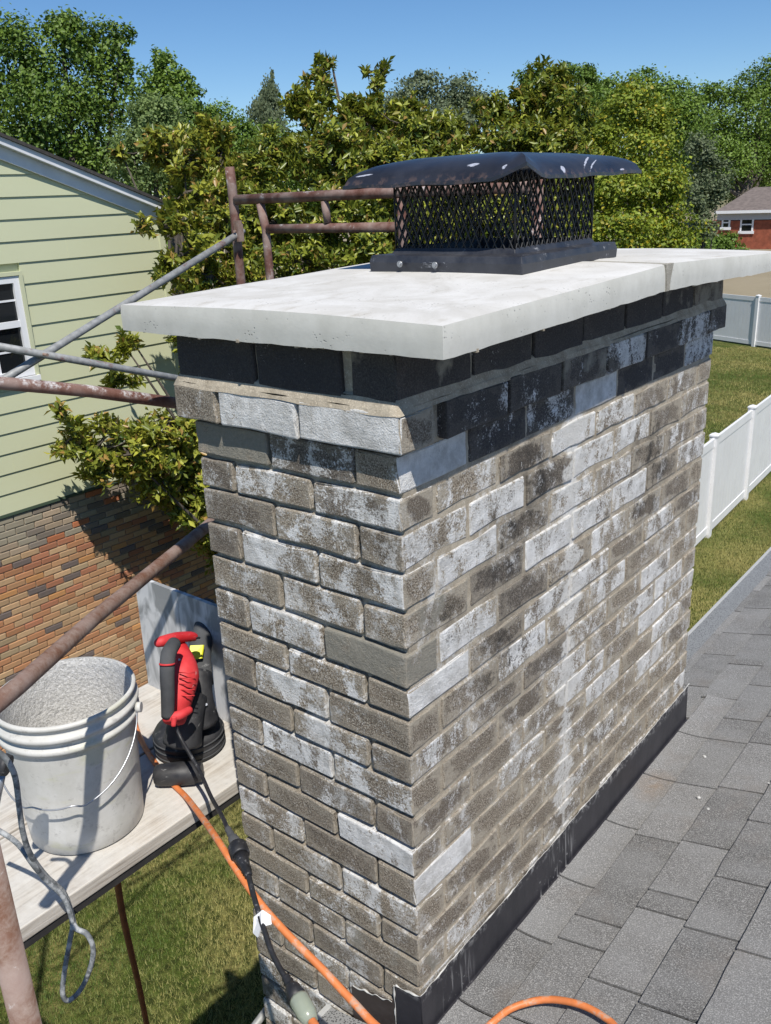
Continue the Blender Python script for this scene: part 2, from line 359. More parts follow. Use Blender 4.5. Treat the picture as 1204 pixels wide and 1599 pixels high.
# (bottom, top, outward offset) of each course; A and B are corbelled
courses = [(0.152, 0.234, 0.013), (0.072, 0.136, 0.023), (0.0, 0.063, 0.0)] + \
          [(JZ[k+1], JZ[k] - 0.0095, 0.0) for k in range(len(JZ)-1)]
BL = 0.2032; HB = BL/2; BD = 0.092; WL = 0.4985; WR = 1.4129; JT = 0.0095
chim = empty('brick_chimney', (-0.25, 0.7, ZG))
tagp(chim, 'tall grey concrete brick chimney with white paint remnants rising beside the shingle roof', 'chimney')
def rough_box(L, D, H, seed, cuts=4, chip=.0022, amp=.0019):
    bm = bmesh.new(); bmesh.ops.create_cube(bm, size=1.0)
    bmesh.ops.scale(bm, vec=(L, D, H), verts=bm.verts)
    bmesh.ops.subdivide_edges(bm, edges=bm.edges[:], cuts=cuts, use_grid_fill=True)
    o = Vector((seed*3.1, seed*1.7, seed*.9))
    if cuts == 4:
        for v in bm.verts:
            for i, d_ in enumerate((L, D, H)):
                if abs(abs(v.co[i])/d_ - .3) < .02: v.co[i] = math.copysign(d_/2-.0035, v.co[i])
    for v in bm.verts:
        ex = [abs(abs(v.co[i]) - (L, D, H)[i]/2) < 1e-5 for i in range(3)]
        c = v.co.copy()
        if sum(ex) >= 2:
            k = chip*(0.4+2.4*max(0, noise.noise(c*55+o))) * (1.5 if sum(ex) == 3 else 1)
            for i in range(3):
                if ex[i]: v.co[i] -= math.copysign(k, v.co[i])
        nv = noise.noise_vector(c*9 + o); v.co += noise.noise_vector(c*25 + o) * amp + Vector((nv.x*.001, nv.y*.0015, nv.z*.0034))
    me = bpy.data.meshes.new('brick'); bm.to_mesh(me); bm.free(); me.materials.append(M_brick)
    if cuts == 4:
        vals = [1.0 if sum(abs(v.co[i])/(L, D, H)[i] > .40 for i in range(3)) >= 2 else 0.0 for v in me.vertices]
        me.attributes.new('edge', 'FLOAT', 'POINT').data.foreach_set('value', vals)
    return me
BM = {}
def brick_mesh(L, D, H, key):
    k = (round(L, 3), round(D, 3), round(H, 3), key)
    if k not in BM: BM[k] = rough_box(L, D, H, len(BM)+1)
    return BM[k]
Lspec = {  # painted / dark (top courses: painted overhang shade) / smeared bricks seen on the short side, counted from the near corner
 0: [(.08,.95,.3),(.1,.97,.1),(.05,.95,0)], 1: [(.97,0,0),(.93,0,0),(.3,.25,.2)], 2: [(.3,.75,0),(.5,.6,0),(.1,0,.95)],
 3: [(.62,0,0),(.55,0,0),(.35,.15,0)], 4: [(.05,.55,0),(.5,0,0),(.12,.2,0)], 5: [(.62,.05,0),(.62,.1,0),(.15,.2,0)],
 6: [(.15,.1,0),(.5,0,.1),(.42,0,0)], 7: [(.15,.0,.95),(.62,0,.2),(.42,.2,0)], 8: [(.2,.15,0),(.5,0,0),(.35,0,.1)],
 9: [(.0,.15,0),(.62,0,0),(.0,.2,0)], 10: [(.1,.2,0),(.5,.0,0),(.05,.1,0)], 11: [(.55,.1,0),(.6,.05,0),(.1,.1,0)],
 12: [(.0,.15,0),(.4,.3,0),(.05,.1,0)], 13: [(.88,0,0),(.05,.1,0),(.0,.1,0)], 14: [(.0,.15,0),(.15,.1,0),(.55,0,0)],
 15: [(.68,0,0),(.15,.05,0),(.05,.1,0)], 16: [(.05,.1,0),(.35,0,0),(.2,0,.2)], 17: [(.1,0,.5),(.4,0,0),(.2,0,0)]}
Rspec = {  # dark values of the top courses paint in the crown's shade
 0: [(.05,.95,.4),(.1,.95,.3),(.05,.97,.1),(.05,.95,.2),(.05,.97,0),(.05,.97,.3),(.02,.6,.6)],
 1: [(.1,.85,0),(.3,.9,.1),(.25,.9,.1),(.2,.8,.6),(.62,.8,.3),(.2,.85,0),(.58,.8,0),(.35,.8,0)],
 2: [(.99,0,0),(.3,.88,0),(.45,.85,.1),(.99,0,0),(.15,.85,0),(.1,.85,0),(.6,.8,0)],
 3: [(.15,.1,0),(.55,0,0),(.2,.2,0),(.75,0,.2),(.6,0,0),(.2,.1,0),(.42,0,0),(.1,.05,0)],
 4: [(.58,.1,0),(.74,.15,0),(.05,.5,0),(.7,0,0),(.6,0,0),(.15,.1,0),(.4,.1,0)],
 5: [(.0,.35,0),(.74,.1,0),(.3,.35,.1),(.7,0,.3),(.5,0,0),(.2,.1,0),(.35,.1,0),(.1,.1,0)],
 6: [(.2,0,.5),(.2,.5,.2),(.74,.1,0),(.7,0,.1),(.66,0,0),(.15,.3,0),(.6,.2,0)],
 7: [(.25,0,.15),(.74,0,0),(.05,.55,0),(.2,.1,.1),(.66,0,0),(.3,0,0),(.2,.2,0),(.2,0,0)],
 8: [(.94,0,0),(.1,.35,0),(.62,.35,0),(.6,0,.3),(.3,0,0),(.55,0,0),(.2,.1,0)],
 9: [(.15,0,0),(.22,.15,0),(.62,.4,0),(.5,0,0),(.55,0,0),(.2,0,0),(.5,0,0),(.1,0,0)],
 10: [(.5,0,.1),(.15,.2,0),(.05,.45,0),(.5,0,0),(.3,0,0),(.72,0,0),(.25,0,0)],
 11: [(.15,0,0),(.1,.1,0),(.2,.1,0),(.6,0,0),(.4,0,0),(.62,0,0),(.74,0,0),(.2,0,0)],
 12: [(.35,0,0),(.2,.15,0),(.45,0,0),(.66,0,0),(.3,0,0),(.75,0,0),(.6,0,0)],
 13: [(.3,0,0),(.1,.1,0),(.5,0,0),(.3,0,0),(.72,0,0),(.3,0,0),(.72,0,0),(.3,0,0)],
 14: [(.92,0,0),(.2,0,0),(.35,0,0),(.5,0,0),(.35,0,0),(.66,0,0),(.3,0,0)],
 15: [(.15,0,0),(.2,.05,0),(.3,0,0),(.3,0,0),(.45,0,0),(.3,0,0),(.5,0,0),(.2,0,0)],
 16: [(.25,0,0),(.3,0,0),(.3,0,0),(.35,0,0),(.3,0,0),(.3,0,0),(.3,0,0)]}
def put_brick(cx, cy, cz, L, H, alongx, spec, key, D=BD, other=None):
    me = brick_mesh(L, D, H, key)
    o = bpy.data.objects.new('brick', me); COL.objects.link(o)
    cz += rnd.uniform(-.0012, .0012); o.location = (cx, cy, cz); o.rotation_euler = (rnd.uniform(-.008, .008), rnd.uniform(-.006, .006), (0 if alongx else math.pi/2) + rnd.uniform(-.004, .004))
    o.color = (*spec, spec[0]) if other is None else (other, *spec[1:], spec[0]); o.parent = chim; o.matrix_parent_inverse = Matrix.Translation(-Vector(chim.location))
backmb = MB()
for c, (z0, z1, e) in enumerate(courses):
    H = z1 - z0; zc = (z0+z1)/2; odd = c % 2 == 1     # odd: stretcher end on the short side at the near corner
    key = c % 4; jit = lambda s=.0015: rnd.uniform(-s, s)
    rs = lambda: (rnd.choice([.1, .2, .35, .45, .5, .6]), rnd.uniform(0, .25), rnd.choice([0, 0, 0, .2]))
    ls = Lspec.get(c, None) or [rs() for _ in range(3)]; rsn = Rspec.get(c, None) or [rs() for _ in range(8)]
    # short side (runs towards -x)
    segs = [(0, BL), (BL, BL), (2*BL, HB)] if odd else [(0, HB), (HB, BL), (HB+BL, BL)]
    x = e
    for i, (s0, ln) in enumerate(segs):
        L = ln - JT + (e if i in (0, 2) else 0); xa = (e if i == 0 else -s0)
        cx = xa - L/2
        if i == 0 and not odd: continue                # header seen here is the end of the long side's corner brick
        put_brick(cx, -e + BD/2 + jit(), zc, L, H, True, ls[i], key, other=rsn[0][0] if i == 0 else None)
    if z1 < -1.16: 
        if not odd: put_brick(-(HB-JT)/2, BD/2, zc, HB-JT, H, True, ls[0], key)
        continue
    # long side (runs towards +y)
    if odd: segs = [(0, HB)] + [(HB+k*BL, BL) for k in range(6)] + [(HB+6*BL, HB)]
    else: segs = [(k*BL, BL) for k in range(7)]
    for i, (s0, ln) in enumerate(segs):
        if i == 0 and odd: continue
        L = ln - JT + (e if i in (0, len(segs)-1) else 0); ya = (-e if i == 0 else s0)
        sp_ = rsn[i]
        if i == 0: put_brick(e - BD/2 + jit(), ya + L/2, zc, L, H, False, (ls[0][0], sp_[1], max(sp_[2], ls[0][2])), key, other=sp_[0])
        else: put_brick(e - BD/2 + jit(), ya + L/2, zc, L, H, False, sp_, key)
    # hidden far and left sides
    for k in range(7): backmb.box(-WL-e, -WL-e+.08, .1+k*.185, .1+k*.185+.175, z0, z1)
    for k in range(2): backmb.box(-.41+k*.16, -.41+k*.16+.15, WR+e-.08, WR+e, z0, z1)
zz = -1.97
while zz > ZG:                                       # lower courses, too low to see one by one
    for k in range(3): backmb.box(-.4985+k*.168, -.4985+k*.168+.158, 0, .085, zz-.0615, zz)
    for k in range(8): backmb.box(-WL, -WL+.08, .1+k*.165, .1+k*.165+.155, zz-.0615, zz)
    zz -= .0703
o = backmb.build('lower_brickwork', M_brick, chim); o['kind'] = 'stuff'; o.color = (.2, .1, 0, 1)
mb = MB()
mb.box(-WL+.009, -.0028, .0125, WR-.009, ZG, 0.066).box(-WL+.004, .004, -.001, WR+.002, 0.067, .152).box(-WL-.002, .006, -.004, WR+.004, .153, .232)
mb.build('mortar_bed', M_mortar, chim)
# washed mortar fillet between the two corbelled courses
def ring(mbd, e0, z0, e1, z1, n=26):
    def loop(e, z, w):
        P = []
        for (a, c_) in (((e, -e), (e, WR+e)), ((e, WR+e), (-WL-e, WR+e)), ((-WL-e, WR+e), (-WL-e, -e)), ((-WL-e, -e), (e, -e))):
            for k in range(n):
                t = k/n; x = a[0]+(c_[0]-a[0])*t; y = a[1]+(c_[1]-a[1])*t
                q = noise.noise(Vector((x*14, y*14, w)))*.004
                P.append((x+q*.5, y+q*.5, z+q))
        return P
    A = loop(e0, z0, 0); B = loop(e1, z1, 5); m = len(A)
    mbd.add(A+B, [(k, (k+1) % m, m+(k+1) % m, m+k) for k in range(m)], True)
mb = MB(); ring(mb, .0225, .1345, .019, .143); ring(mb, .019, .143, .0115, .158); ring(mb, .0115, .158, .004, .162)
mb.build('mortar_fillet', M_mortar, chim)

# flashing along the roof
mb = MB(); n = 60; P0 = []; P1 = []; P2 = []
for i in range(n+1):
    y = -.006 + (WR+.012)*i/n
    zt = -1.068 + .012*i/n + .008*noise.noise(Vector((y*5, 3, 0))) + .004*noise.noise(Vector((y*30, 1, 0)))
    P0.append((.006, y, zt)); P1.append((.010, y, -1.175)); P2.append((.045, y, -1.1765))
m = n+1; mb.add(P0+P1+P2, [(r*m+i, r*m+i+1, (r+1)*m+i+1, (r+1)*m+i) for r in range(2) for i in range(n)])
top_line = P0
mb.add([(.006, -.006, -1.068), (.010, -.006, -1.3), (-.058, -.006, -1.32), (-.058, -.006, -1.085)], [(0, 3, 2, 1)])
f = mb.build('flashing', M_flash, chim); s = f.modifiers.new('s', 'SOLIDIFY'); s.thickness = .003
mb = MB(); mb.add([(-.064, -.004, -1.13), (-.064, -.0045, -1.33), (-.185, -.004, -1.36), (-.185, -.004, -1.165), (-.12, -.004, -1.145)], [(0, 4, 3, 2, 1)])
f = mb.build('step_flashing', M_flashbr, chim); s = f.modifiers.new('s', 'SOLIDIFY'); s.thickness = .003
mb = MB(); pts = []; rad = []
for i, p in enumerate(top_line):
    for k in range(3):
        y = p[1] + k*.0079; q = noise.noise(Vector((y*40, 9, 2)))
        pts.append((p[0]+.001, y, p[2]+.003+q*.003)); rad.append(.0005+.0024*max(0, noise.noise(Vector((y*22, 2, 7)))+.12))
mb.tube(pts, rad, 6)
def ragged(pts, r):
    r *= .6; P = spline(pts, 6); P = [p+noise.noise_vector(p*50)*.002 for p in P]; mb.tube(P, [max(.0006, r*(1+2.2*noise.noise(p*55))) for p in P], 6)
ragged([(.004-.012*k, -.006, -1.066-.003*abs(math.sin(k*1.3))-.002*k) for k in range(6)], .003)
ragged([(-.061, -.006, -1.08), (-.0615, -.006, -1.11), (-.0605, -.006, -1.14), (-.0615, -.006, -1.20), (-.061, -.006, -1.30)], .0022)
ragged([(-.07-.011*k, -.005, -1.132-.003*k+.003*math.sin(k*2)) for k in range(11)], .0022)
mb.build('sealant_bead', M_seal, chim)
# loose mortar crumbs under the crown
# crown slabs
def slab(name, y0, y1, zb0, zt0, zb1, zt1, x0=-.62, x1=.127, seed=0, end=None):
    bm = bmesh.new(); NX, NY, NZ = 26, max(8, int((y1-y0)/.03)), 3
    def P(i, j, k):
        u = i/NX; t = j/NY; q = k/NZ; x = x0+(x1-x0)*u; y = y0+(y1-y0)*t
        zb = zb0+(zb1-zb0)*t; zt = zt0+(zt1-zt0)*t + .006*math.sin(math.pi*u)
        z = zb+(zt-zb)*q
        return Vector((x, y, z))
    idx = {}
    for i in range(NX+1):
        for j in range(NY+1):
            for k in range(NZ+1):
                if i in (0, NX) or j in (0, NY) or k in (0, NZ): idx[i, j, k] = bm.verts.new(P(i, j, k))
    F = lambda *a: bm.faces.new([idx[q] for q in a])
    for i in range(NX):
        for j in range(NY):
            F((i, j, 0), (i, j+1, 0), (i+1, j+1, 0), (i+1, j, 0)); F((i, j, NZ), (i+1, j, NZ), (i+1, j+1, NZ), (i, j+1, NZ))
    for k in range(NZ):
        for i in range(NX):
            F((i, 0, k), (i+1, 0, k), (i+1, 0, k+1), (i, 0, k+1)); F((i, NY, k), (i, NY, k+1), (i+1, NY, k+1), (i+1, NY, k))
        for j in range(NY):
            F((0, j, k), (0, j, k+1), (0, j+1, k+1), (0, j+1, k)); F((NX, j, k), (NX, j+1, k), (NX, j+1, k+1), (NX, j, k+1))
    for (i, j, k), v in idx.items():
        c = v.co.copy(); ed = (i in (0, NX)) + (j in (0, NY)) + (k in (0, NZ))
        if ed >= 2:
            q = .0028 if k == NZ else .0012
            if i in (0, NX): v.co.x += q if i == 0 else -q
            if j in (0, NY): v.co.y += q if j == 0 else -q
            if k == NZ: v.co.z -= q
            if k == 0: v.co.z += .0022*noise.noise(c*60) - .0006
        v.co += noise.noise_vector(c*4+Vector((seed, 0, 0)))*.0010
    me = bpy.data.meshes.new(name); bm.to_mesh(me); bm.free()
    for p in me.polygons: p.use_smooth = True
    o = link(name, me, M_crown, chim)
    s = o.modifiers.new('e', 'EDGE_SPLIT'); s.split_angle = R_(50)
    return o
slab('crown_slab', -.05, .742, .236, .2855, .2475, .303, seed=1)
slab('crown_slab', .762, 1.53, .2475, .303, .222, .270, seed=4)
mb = MB()
nn = 30
vs = []
for i in range(nn+1):
    x = -.618+(.7435)*i/nn; q = noise.noise(Vector((x*30, 1, 1)))*.003
    wv = .011+.004*noise.noise(Vector((x*22, 5, 1)))
    vs += [(x, .752-wv+q, .2995+.006*math.sin(math.pi*i/nn)), (x, .752+wv+q, .2995+.006*math.sin(math.pi*i/nn)), (x, .752+.006, .248), (x, .752-.006, .248)]
fs = [(i*4+a, i*4+(a+1) % 4, (i+1)*4+(a+1) % 4, (i+1)*4+a) for i in range(nn) for a in range(4)] + [(0, 3, 2, 1), (nn*4, nn*4+1, nn*4+2, nn*4+3)]
mb.add(vs, fs); 
# the smeared wedge of the joint on the visible edge
mb.add([(.1285, .728, .301), (.1285, .768, .301), (.1285, .757, .27), (.1285, .753, .247), (.1285, .738, .247), (.1285, .735, .27), (.12, .728, .301), (.12, .768, .301), (.12, .753, .247), (.12, .738, .247)],
       [(0, 5, 4, 3, 2, 1), (0, 1, 7, 6), (1, 2, 3, 8, 7), (3, 4, 9, 8), (4, 5, 0, 6, 9)])
mb.build('crown_joint', M_joint, chim)
mb = MB()
for k in range(60):
    a = rnd.random(); x = -.61+.73*a; mb_y = -.048+rnd.uniform(0, .02)
    if k % 2: x, mb_y = .124-rnd.uniform(0, .02), -.04+1.5*a
    zb = .236+.0115*min(1, max(0, mb_y/.742)) - (0 if mb_y < .76 else .0255*(mb_y-.76)/.77)
    r = rnd.uniform(.0012, .0035); mb.box(x-r, x+r, mb_y-r, mb_y+r, zb-r*1.2, zb+.002)
o = mb.build('mortar_crumbs', M_mortar, chim); o['kind'] = 'stuff'

# ------------------------------------------------------------------ chimney cap
cap = empty('chimney_cap', (-.235, .67, .30))
tagp(cap, 'dented black metal chimney cap with diamond mesh cage on the concrete crown', 'chimney cap')
def loft(mbd, loops, close_top=False, smooth=False):
    m = len(loops[0]); vs = [p for l in loops for p in l]
    fs = [(r*m+k, r*m+(k+1) % m, (r+1)*m+(k+1) % m, (r+1)*m+k) for r in range(len(loops)-1) for k in range(m)]
    mbd.add(vs, fs, smooth)
def rect(x0, x1, y0, y1, z, n=10, amp=0.0, seed=0, rnd_=0.0):
    P = []
    for (a, c_) in (((x0, y0), (x1, y0)), ((x1, y0), (x1, y1)), ((x1, y1), (x0, y1)), ((x0, y1), (x0, y0))):
        for k in range(n):
            t = k/n; x = a[0]+(c_[0]-a[0])*t; y = a[1]+(c_[1]-a[1])*t
            q = noise.noise(Vector((x*9+seed, y*9, seed*2.)))*amp
            P.append((x, y, (z(x, y) if callable(z) else z)+q))
    return P
ztop = lambda x, y: .3005 + .0025*(1-abs((y-.75)/.4)) + .004
mb = MB(); bx = (-.425, -.048, .462, .878)
L0 = rect(*bx, lambda x, y: ztop(x, y)-.003, 12, .0015, 1); L1 = rect(bx[0]-.001, bx[1]+.001, bx[2]-.001, bx[3]+.001, .3215, 12, .002, 2)
L2 = rect(bx[0]+.003, bx[1]-.003, bx[2]+.003, bx[3]-.003, .3345, 12, .003, 3); L3 = rect(-.392, -.084, .497, .843, .3365, 12, .003, 4)
L4 = rect(-.385, -.090, .505, .835, .349, 12, .001, 5); L5 = rect(-.38, -.095, .51, .83, .346, 12)
loft(mb, [L0, L1, L2, L3, L4, L5, [(x*.9-.0237, y*.9+.067, .315) for x, y, z in L5]])
bevel(mb.build('base_skirt', M_lid, cap), .002)
mb = MB(); mb.box(-.36, -.12, .53, .81, .300, .318); mb.build('flue_opening', M_wire, cap)
for (x, z) in ((-.335, .319), (-.245, .318)):
    mb = MB(); mb.tube([(x, .4535, z), (x, .4495, z)], .0065, 14); mb.tube([(x, .4495, z), (x, .447, z)], .0042, 6); mb.build('screw', M_screw, cap)
# mesh cage: woven expanded metal, one panel per side
def panel(p0, p1, z0, z1, nc, nr):
    mbd = MB(); d = (p1-p0); nrm = Vector((-d.y, d.x, 0)).normalized()
    cw = 1.0/nc; ch = (z1-z0)/nr
    for s_ in range(-nr, nc+1):
        for sg in (1, -1):
            pts = []
            for k in range(nr+1):
                t0 = (s_ + (k if sg > 0 else nr-k))*cw
                for q, off in ((0, 0), (.5, .5)):
                    kk = k+q
                    if kk > nr: continue
                    t = (s_ + (kk if sg > 0 else nr-kk))*cw
                    if -1e-6 <= t <= 1+1e-6:
                        wig = .0012*math.sin(kk*math.pi*2)*sg
                        bulge = .004*math.sin(math.pi*t)*math.sin(math.pi*kk/nr)
                        pp = p0 + d*t + nrm*(bulge*1.0 + .0006*sg); pts.append((pp.x, pp.y, z0+kk*ch))
            if len(pts) > 1: mbd.tube(pts, .0020, 4, False)
    mbd.tube([(p0.x, p0.y, z0), (p0.x, p0.y, z1)], .0022, 5)
    return mbd.build('mesh_panel', M_wire, cap)
c4 = [Vector((-.385, .505, 0)), Vector((-.09, .505, 0)), Vector((-.09, .835, 0)), Vector((-.385, .835, 0))]
for a, b_ in ((0, 1), (1, 2), (2, 3), (3, 0)):
    panel(c4[a], c4[b_], .338, .49, 16, 4)
def lid_mat():
    g = G('cap_lid_metal'); p = g.pos(); X = g.xyz(p)
    dust = g.ramp(g.noise(p, 9, 5, .6), .40, .72, 0, .30)
    c = g.mix(dust, (0.014, 0.015, 0.020), (0.080, 0.084, 0.105))
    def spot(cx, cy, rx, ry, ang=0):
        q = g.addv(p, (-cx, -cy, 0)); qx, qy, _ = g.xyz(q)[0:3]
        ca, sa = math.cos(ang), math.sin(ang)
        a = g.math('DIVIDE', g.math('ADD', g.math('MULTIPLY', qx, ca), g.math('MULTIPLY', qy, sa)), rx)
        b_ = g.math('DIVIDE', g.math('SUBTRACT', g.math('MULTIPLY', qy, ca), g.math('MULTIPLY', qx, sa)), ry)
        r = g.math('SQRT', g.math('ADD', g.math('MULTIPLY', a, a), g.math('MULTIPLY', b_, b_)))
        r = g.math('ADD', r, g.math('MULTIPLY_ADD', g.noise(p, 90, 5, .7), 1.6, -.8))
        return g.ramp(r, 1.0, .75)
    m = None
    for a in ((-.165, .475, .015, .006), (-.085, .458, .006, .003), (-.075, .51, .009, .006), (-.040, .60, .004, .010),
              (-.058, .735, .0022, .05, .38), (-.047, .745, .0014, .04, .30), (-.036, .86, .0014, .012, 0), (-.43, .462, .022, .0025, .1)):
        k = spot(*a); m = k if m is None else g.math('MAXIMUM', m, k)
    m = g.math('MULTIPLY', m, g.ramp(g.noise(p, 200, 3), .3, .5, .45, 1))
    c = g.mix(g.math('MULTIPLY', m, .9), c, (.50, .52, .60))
    rust = g.math('MULTIPLY', g.ramp(X[2], .492, .482), g.ramp(g.noise(p, 55, 4), .5, .6))
    c = g.mix(g.math('MULTIPLY', rust, .3), c, (.20, .13, .10))
    g.set('Base Color', c).set('Roughness', g.math('ADD', .27, g.math('MULTIPLY', dust, .35)))
    g.set('Normal', g.bump(g.noise(p, 18, 3), .3, .003)); return g.m
M_lid2 = lid_mat()
# lid: bowed hipped sheet with its near corner seam pulled open
mb = MB(); X0, X1, Y0, Y1 = -.480, -.032, .448, .955
def rimz(x, y):
    z = .472 + .008*((y-Y0)/(Y1-Y0))*((x-X0)/(X1-X0))
    d = math.hypot(x-X1, y-Y0)
    if d < .065: z += .027*(1-d/.065)**.85
    return z + .0015*math.sin(x*40)+.0012*math.sin(y*37)
loops = []
for ins, dz, amp in ((0, 0, 0), (.0005, .0065, .0), (.0035, .0085, .001), (.010, .021, .0015), (.025, .031, .002), (.05, .040, .003), (.08, .0465, .003), (.115, .051, .002), (.15, .0535, .002), (.2, .055, .001)):
    x0, x1, y0, y1 = X0+ins, X1-ins, Y0+ins, Y1-ins
    L = rect(x0, x1, y0, y1, 0, 18, 0)
    out = []
    for (x, y, z) in L:
        k = ins/.2
        rx = min(max(x, X0), X1); zr = rimz(X1 if x > X1-ins-1e-6 else (X0 if x < X0+ins+1e-6 else x), Y0 if y < Y0+ins+1e-6 else (Y1 if y > Y1-ins-1e-6 else y))
        base = .475; zz_ = zr*(1-min(1, k*3)) + base*min(1, k*3)
        out.append((x, y, zz_+dz+noise.noise(Vector((x*11, y*11, 3.)))*amp))
    loops.append(out)
loft(mb, loops, smooth=True)
mb.add([(x, y, z) for x, y, z in loops[-1]] + [((X0+X1)/2, (Y0+Y1)/2, .533)], [(k, (k+1) % 72, 72) for k in range(72)], True)
o = mb.build('lid', M_lid2, cap); s = o.modifiers.new('s', 'SOLIDIFY'); s.thickness = .0022; s.offset = -1
s = o.modifiers.new('e', 'EDGE_SPLIT'); s.split_angle = R_(38)

# ------------------------------------------------------------------ own house: roof, gutter, wall
SL = .30; ZR = -1.19
def rz(x): return ZR + SL*x
house = empty('shingled_house', (2.5, 2.5, ZG))
tagp(house, 'house under the grey asphalt shingle roof that the chimney stands against', 'house')
mb = MB()
def prism(mbd, prof, y0, y1):
    m = len(prof); mbd.add([(x, y0, z) for x, z in prof]+[(x, y1, z) for x, z in prof],
        [tuple(reversed(range(m))), tuple(range(m, 2*m))]+[(k, (k+1) % m, m+(k+1) % m, m+k) for k in range(m)])
prism(mb, [(-.15, rz(-.15)-.012), (5.2, rz(5.2)-.012), (10.5, rz(-.15)-.012), (10.5, rz(-.15)-.15), (5.2, rz(5.2)-.15), (-.15, rz(-.15)-.15)], -3.2, -.004)
prism(mb, [(.012, rz(.012)-.012), (5.2, rz(5.2)-.012), (10.5, rz(-.15)-.012), (10.5, rz(-.15)-.15), (5.2, rz(5.2)-.15), (.012, rz(.012)-.15)], -.004, WR+.01)
prism(mb, [(-.15, rz(-.15)-.012), (5.2, rz(5.2)-.012), (10.5, rz(-.15)-.012), (10.5, rz(-.15)-.15), (5.2, rz(5.2)-.15), (-.15, rz(-.15)-.15)], WR+.01, 9.5)
mb.build('roof_deck', simple('roof_underlay', (.014, .014, .014), .95), house)
mb = MB(); mb.box(.06, 10.3, -3.0, 9.3, ZG, -1.33); mb.build('wall', simple('house_wall_brick', (.28, .20, .15), .9, 0, .25, 9, .3), house)
SHM = {}
def shingle(x0, ex, y0, y1, lift=0):
    """one tab: its butt edge at x0 lies 4 mm proud of the tab below, its head tucks under the next course"""
    key = (round(ex, 3), round(y1-y0, 3), rnd.randrange(2), lift)
    if key not in SHM:
        Lx = ex+.03; Ly = y1-y0; nx_, ny = (6 if lift else 2), 4; vs = []
        for side in (0, 1):
            for i in range(nx_+1):
                for j in range(ny+1):
                    x = Lx*i/nx_; y = Ly*j/ny
                    h = .0095*(1-x/Lx)+.0012 + (0 if side == 0 else -.0055)
                    if lift and x < .08: h += lift*((.08-x)/.08)**2
                    if i == 0: x += rnd.uniform(-.0012, .0012)
                    if side == 0: h += .0008*math.sin(y*31+len(SHM)) * (1-x/Lx)
                    vs.append((x, y, h))
        st = (nx_+1)*(ny+1); fs = []
        for i in range(nx_):
            for j in range(ny):
                a = i*(ny+1)+j; q = (a, a+ny+1, a+ny+2, a+1); fs += [q, tuple(st+k for k in reversed(q))]
        for j in range(ny): fs.append((j, j+1, st+j+1, st+j))
        for i in range(nx_):
            a = i*(ny+1); fs.append((a, st+a, st+a+ny+1, a+ny+1)); a += ny; fs.append((a, a+ny+1, st+a+ny+1, st+a))
        mbd = MB(); mbd.add(vs, fs); me = mbd.mesh('shingle'); me.materials.append(M_shingle); SHM[key] = me
    o = bpy.data.objects.new('shingle', SHM[key]); COL.objects.link(o)
    o.location = (x0, y0, rz(x0)-.004); o.rotation_euler = (0, -math.atan(SL), 0)
    o.parent = house; o.matrix_parent_inverse = Matrix.Translation(-Vector(house.location))
brk = {0: [-.16, .109, .347, .56, .819, 1.069, 1.33], 1: [-.13, .121, .366, .449, .789, 1.056, 1.316, 1.455, 1.70, 1.947, 2.20],
       2: [0.0, .276, .519, .586, .794, 1.059, 1.315, 1.483, 1.72, 1.99, 2.25], 3: [-.02, .25, .49, .679, .92, 1.19, 1.46, 1.73],
       4: [-.06, .2, .457, .72, .98, 1.25], -1: [1.45, 1.456, 1.684, 1.951, 2.156, 2.42], -2: [1.45, 1.535, 1.79, 2.14, 2.389, 2.628, 2.818]}
EXP = .12
for k in range(-2, 10):
    if k < 0: bs = [q for q in brk[k] if q > WR+.03]; bs = [WR+.012]+bs
    else: bs = list(brk.get(k, [rnd.uniform(-.1, .1)]))
    lo = -.9 if k >= 0 else 99
    while bs[0] > lo: bs.insert(0, bs[0]-.268)
    hi = 4.6 - max(0, k)*.30
    while bs[-1] < hi: bs.append(bs[-1]+rnd.choice([.262, .268, .272]))
    for a, b_ in zip(bs[:-1], bs[1:]):
        if b_-a < .012: continue
        if k == 0 and -.26 < a and b_ < WR+.2 and b_ > 0:
            shingle(.026, .094, a+.0032, b_-.0032, .010)
        else:
            x0 = EXP*k if k > -2 else -.152
            shingle(x0, EXP if k > -2 else .032, a+.0032, b_-.0032)
mb = MB()                                            # the rest of the roof, out of frame or too far to tell apart
for k in range(-1, 42):
    ylo = 4.6-max(0, k)*.30 + .35 if k < 10 else -3.2
    if k >= 10: ylo = -3.2
    if ylo < 9.5: 
        yy = ylo
        while yy < 9.5:
            x0 = EXP*k; y2 = min(9.5, yy+.27)
            mb.add([(x0, yy, rz(x0)+.002), (x0, y2-.004, rz(x0)+.002), (x0+.13, y2-.004, rz(x0+.13)-.004), (x0+.13, yy, rz(x0+.13)-.004), (x0, yy, rz(x0)-.006), (x0, y2-.004, rz(x0)-.006)], [(0, 3, 2, 1), (0, 1, 5, 4)]); yy += .27
    if k < 10:
        yy = -3.2
        while yy < -1.18:
            x0 = EXP*k; mb.add([(x0, yy, rz(x0)+.002), (x0, yy+.266, rz(x0)+.002), (x0+.13, yy+.266, rz(x0+.13)-.004), (x0+.13, yy, rz(x0+.13)-.004), (x0, yy, rz(x0)-.006), (x0, yy+.266, rz(x0)-.006)], [(0, 3, 2, 1), (0, 1, 5, 4)]); yy += .27
o = mb.build('shingles_beyond', M_shingle, house); o['kind'] = 'stuff'
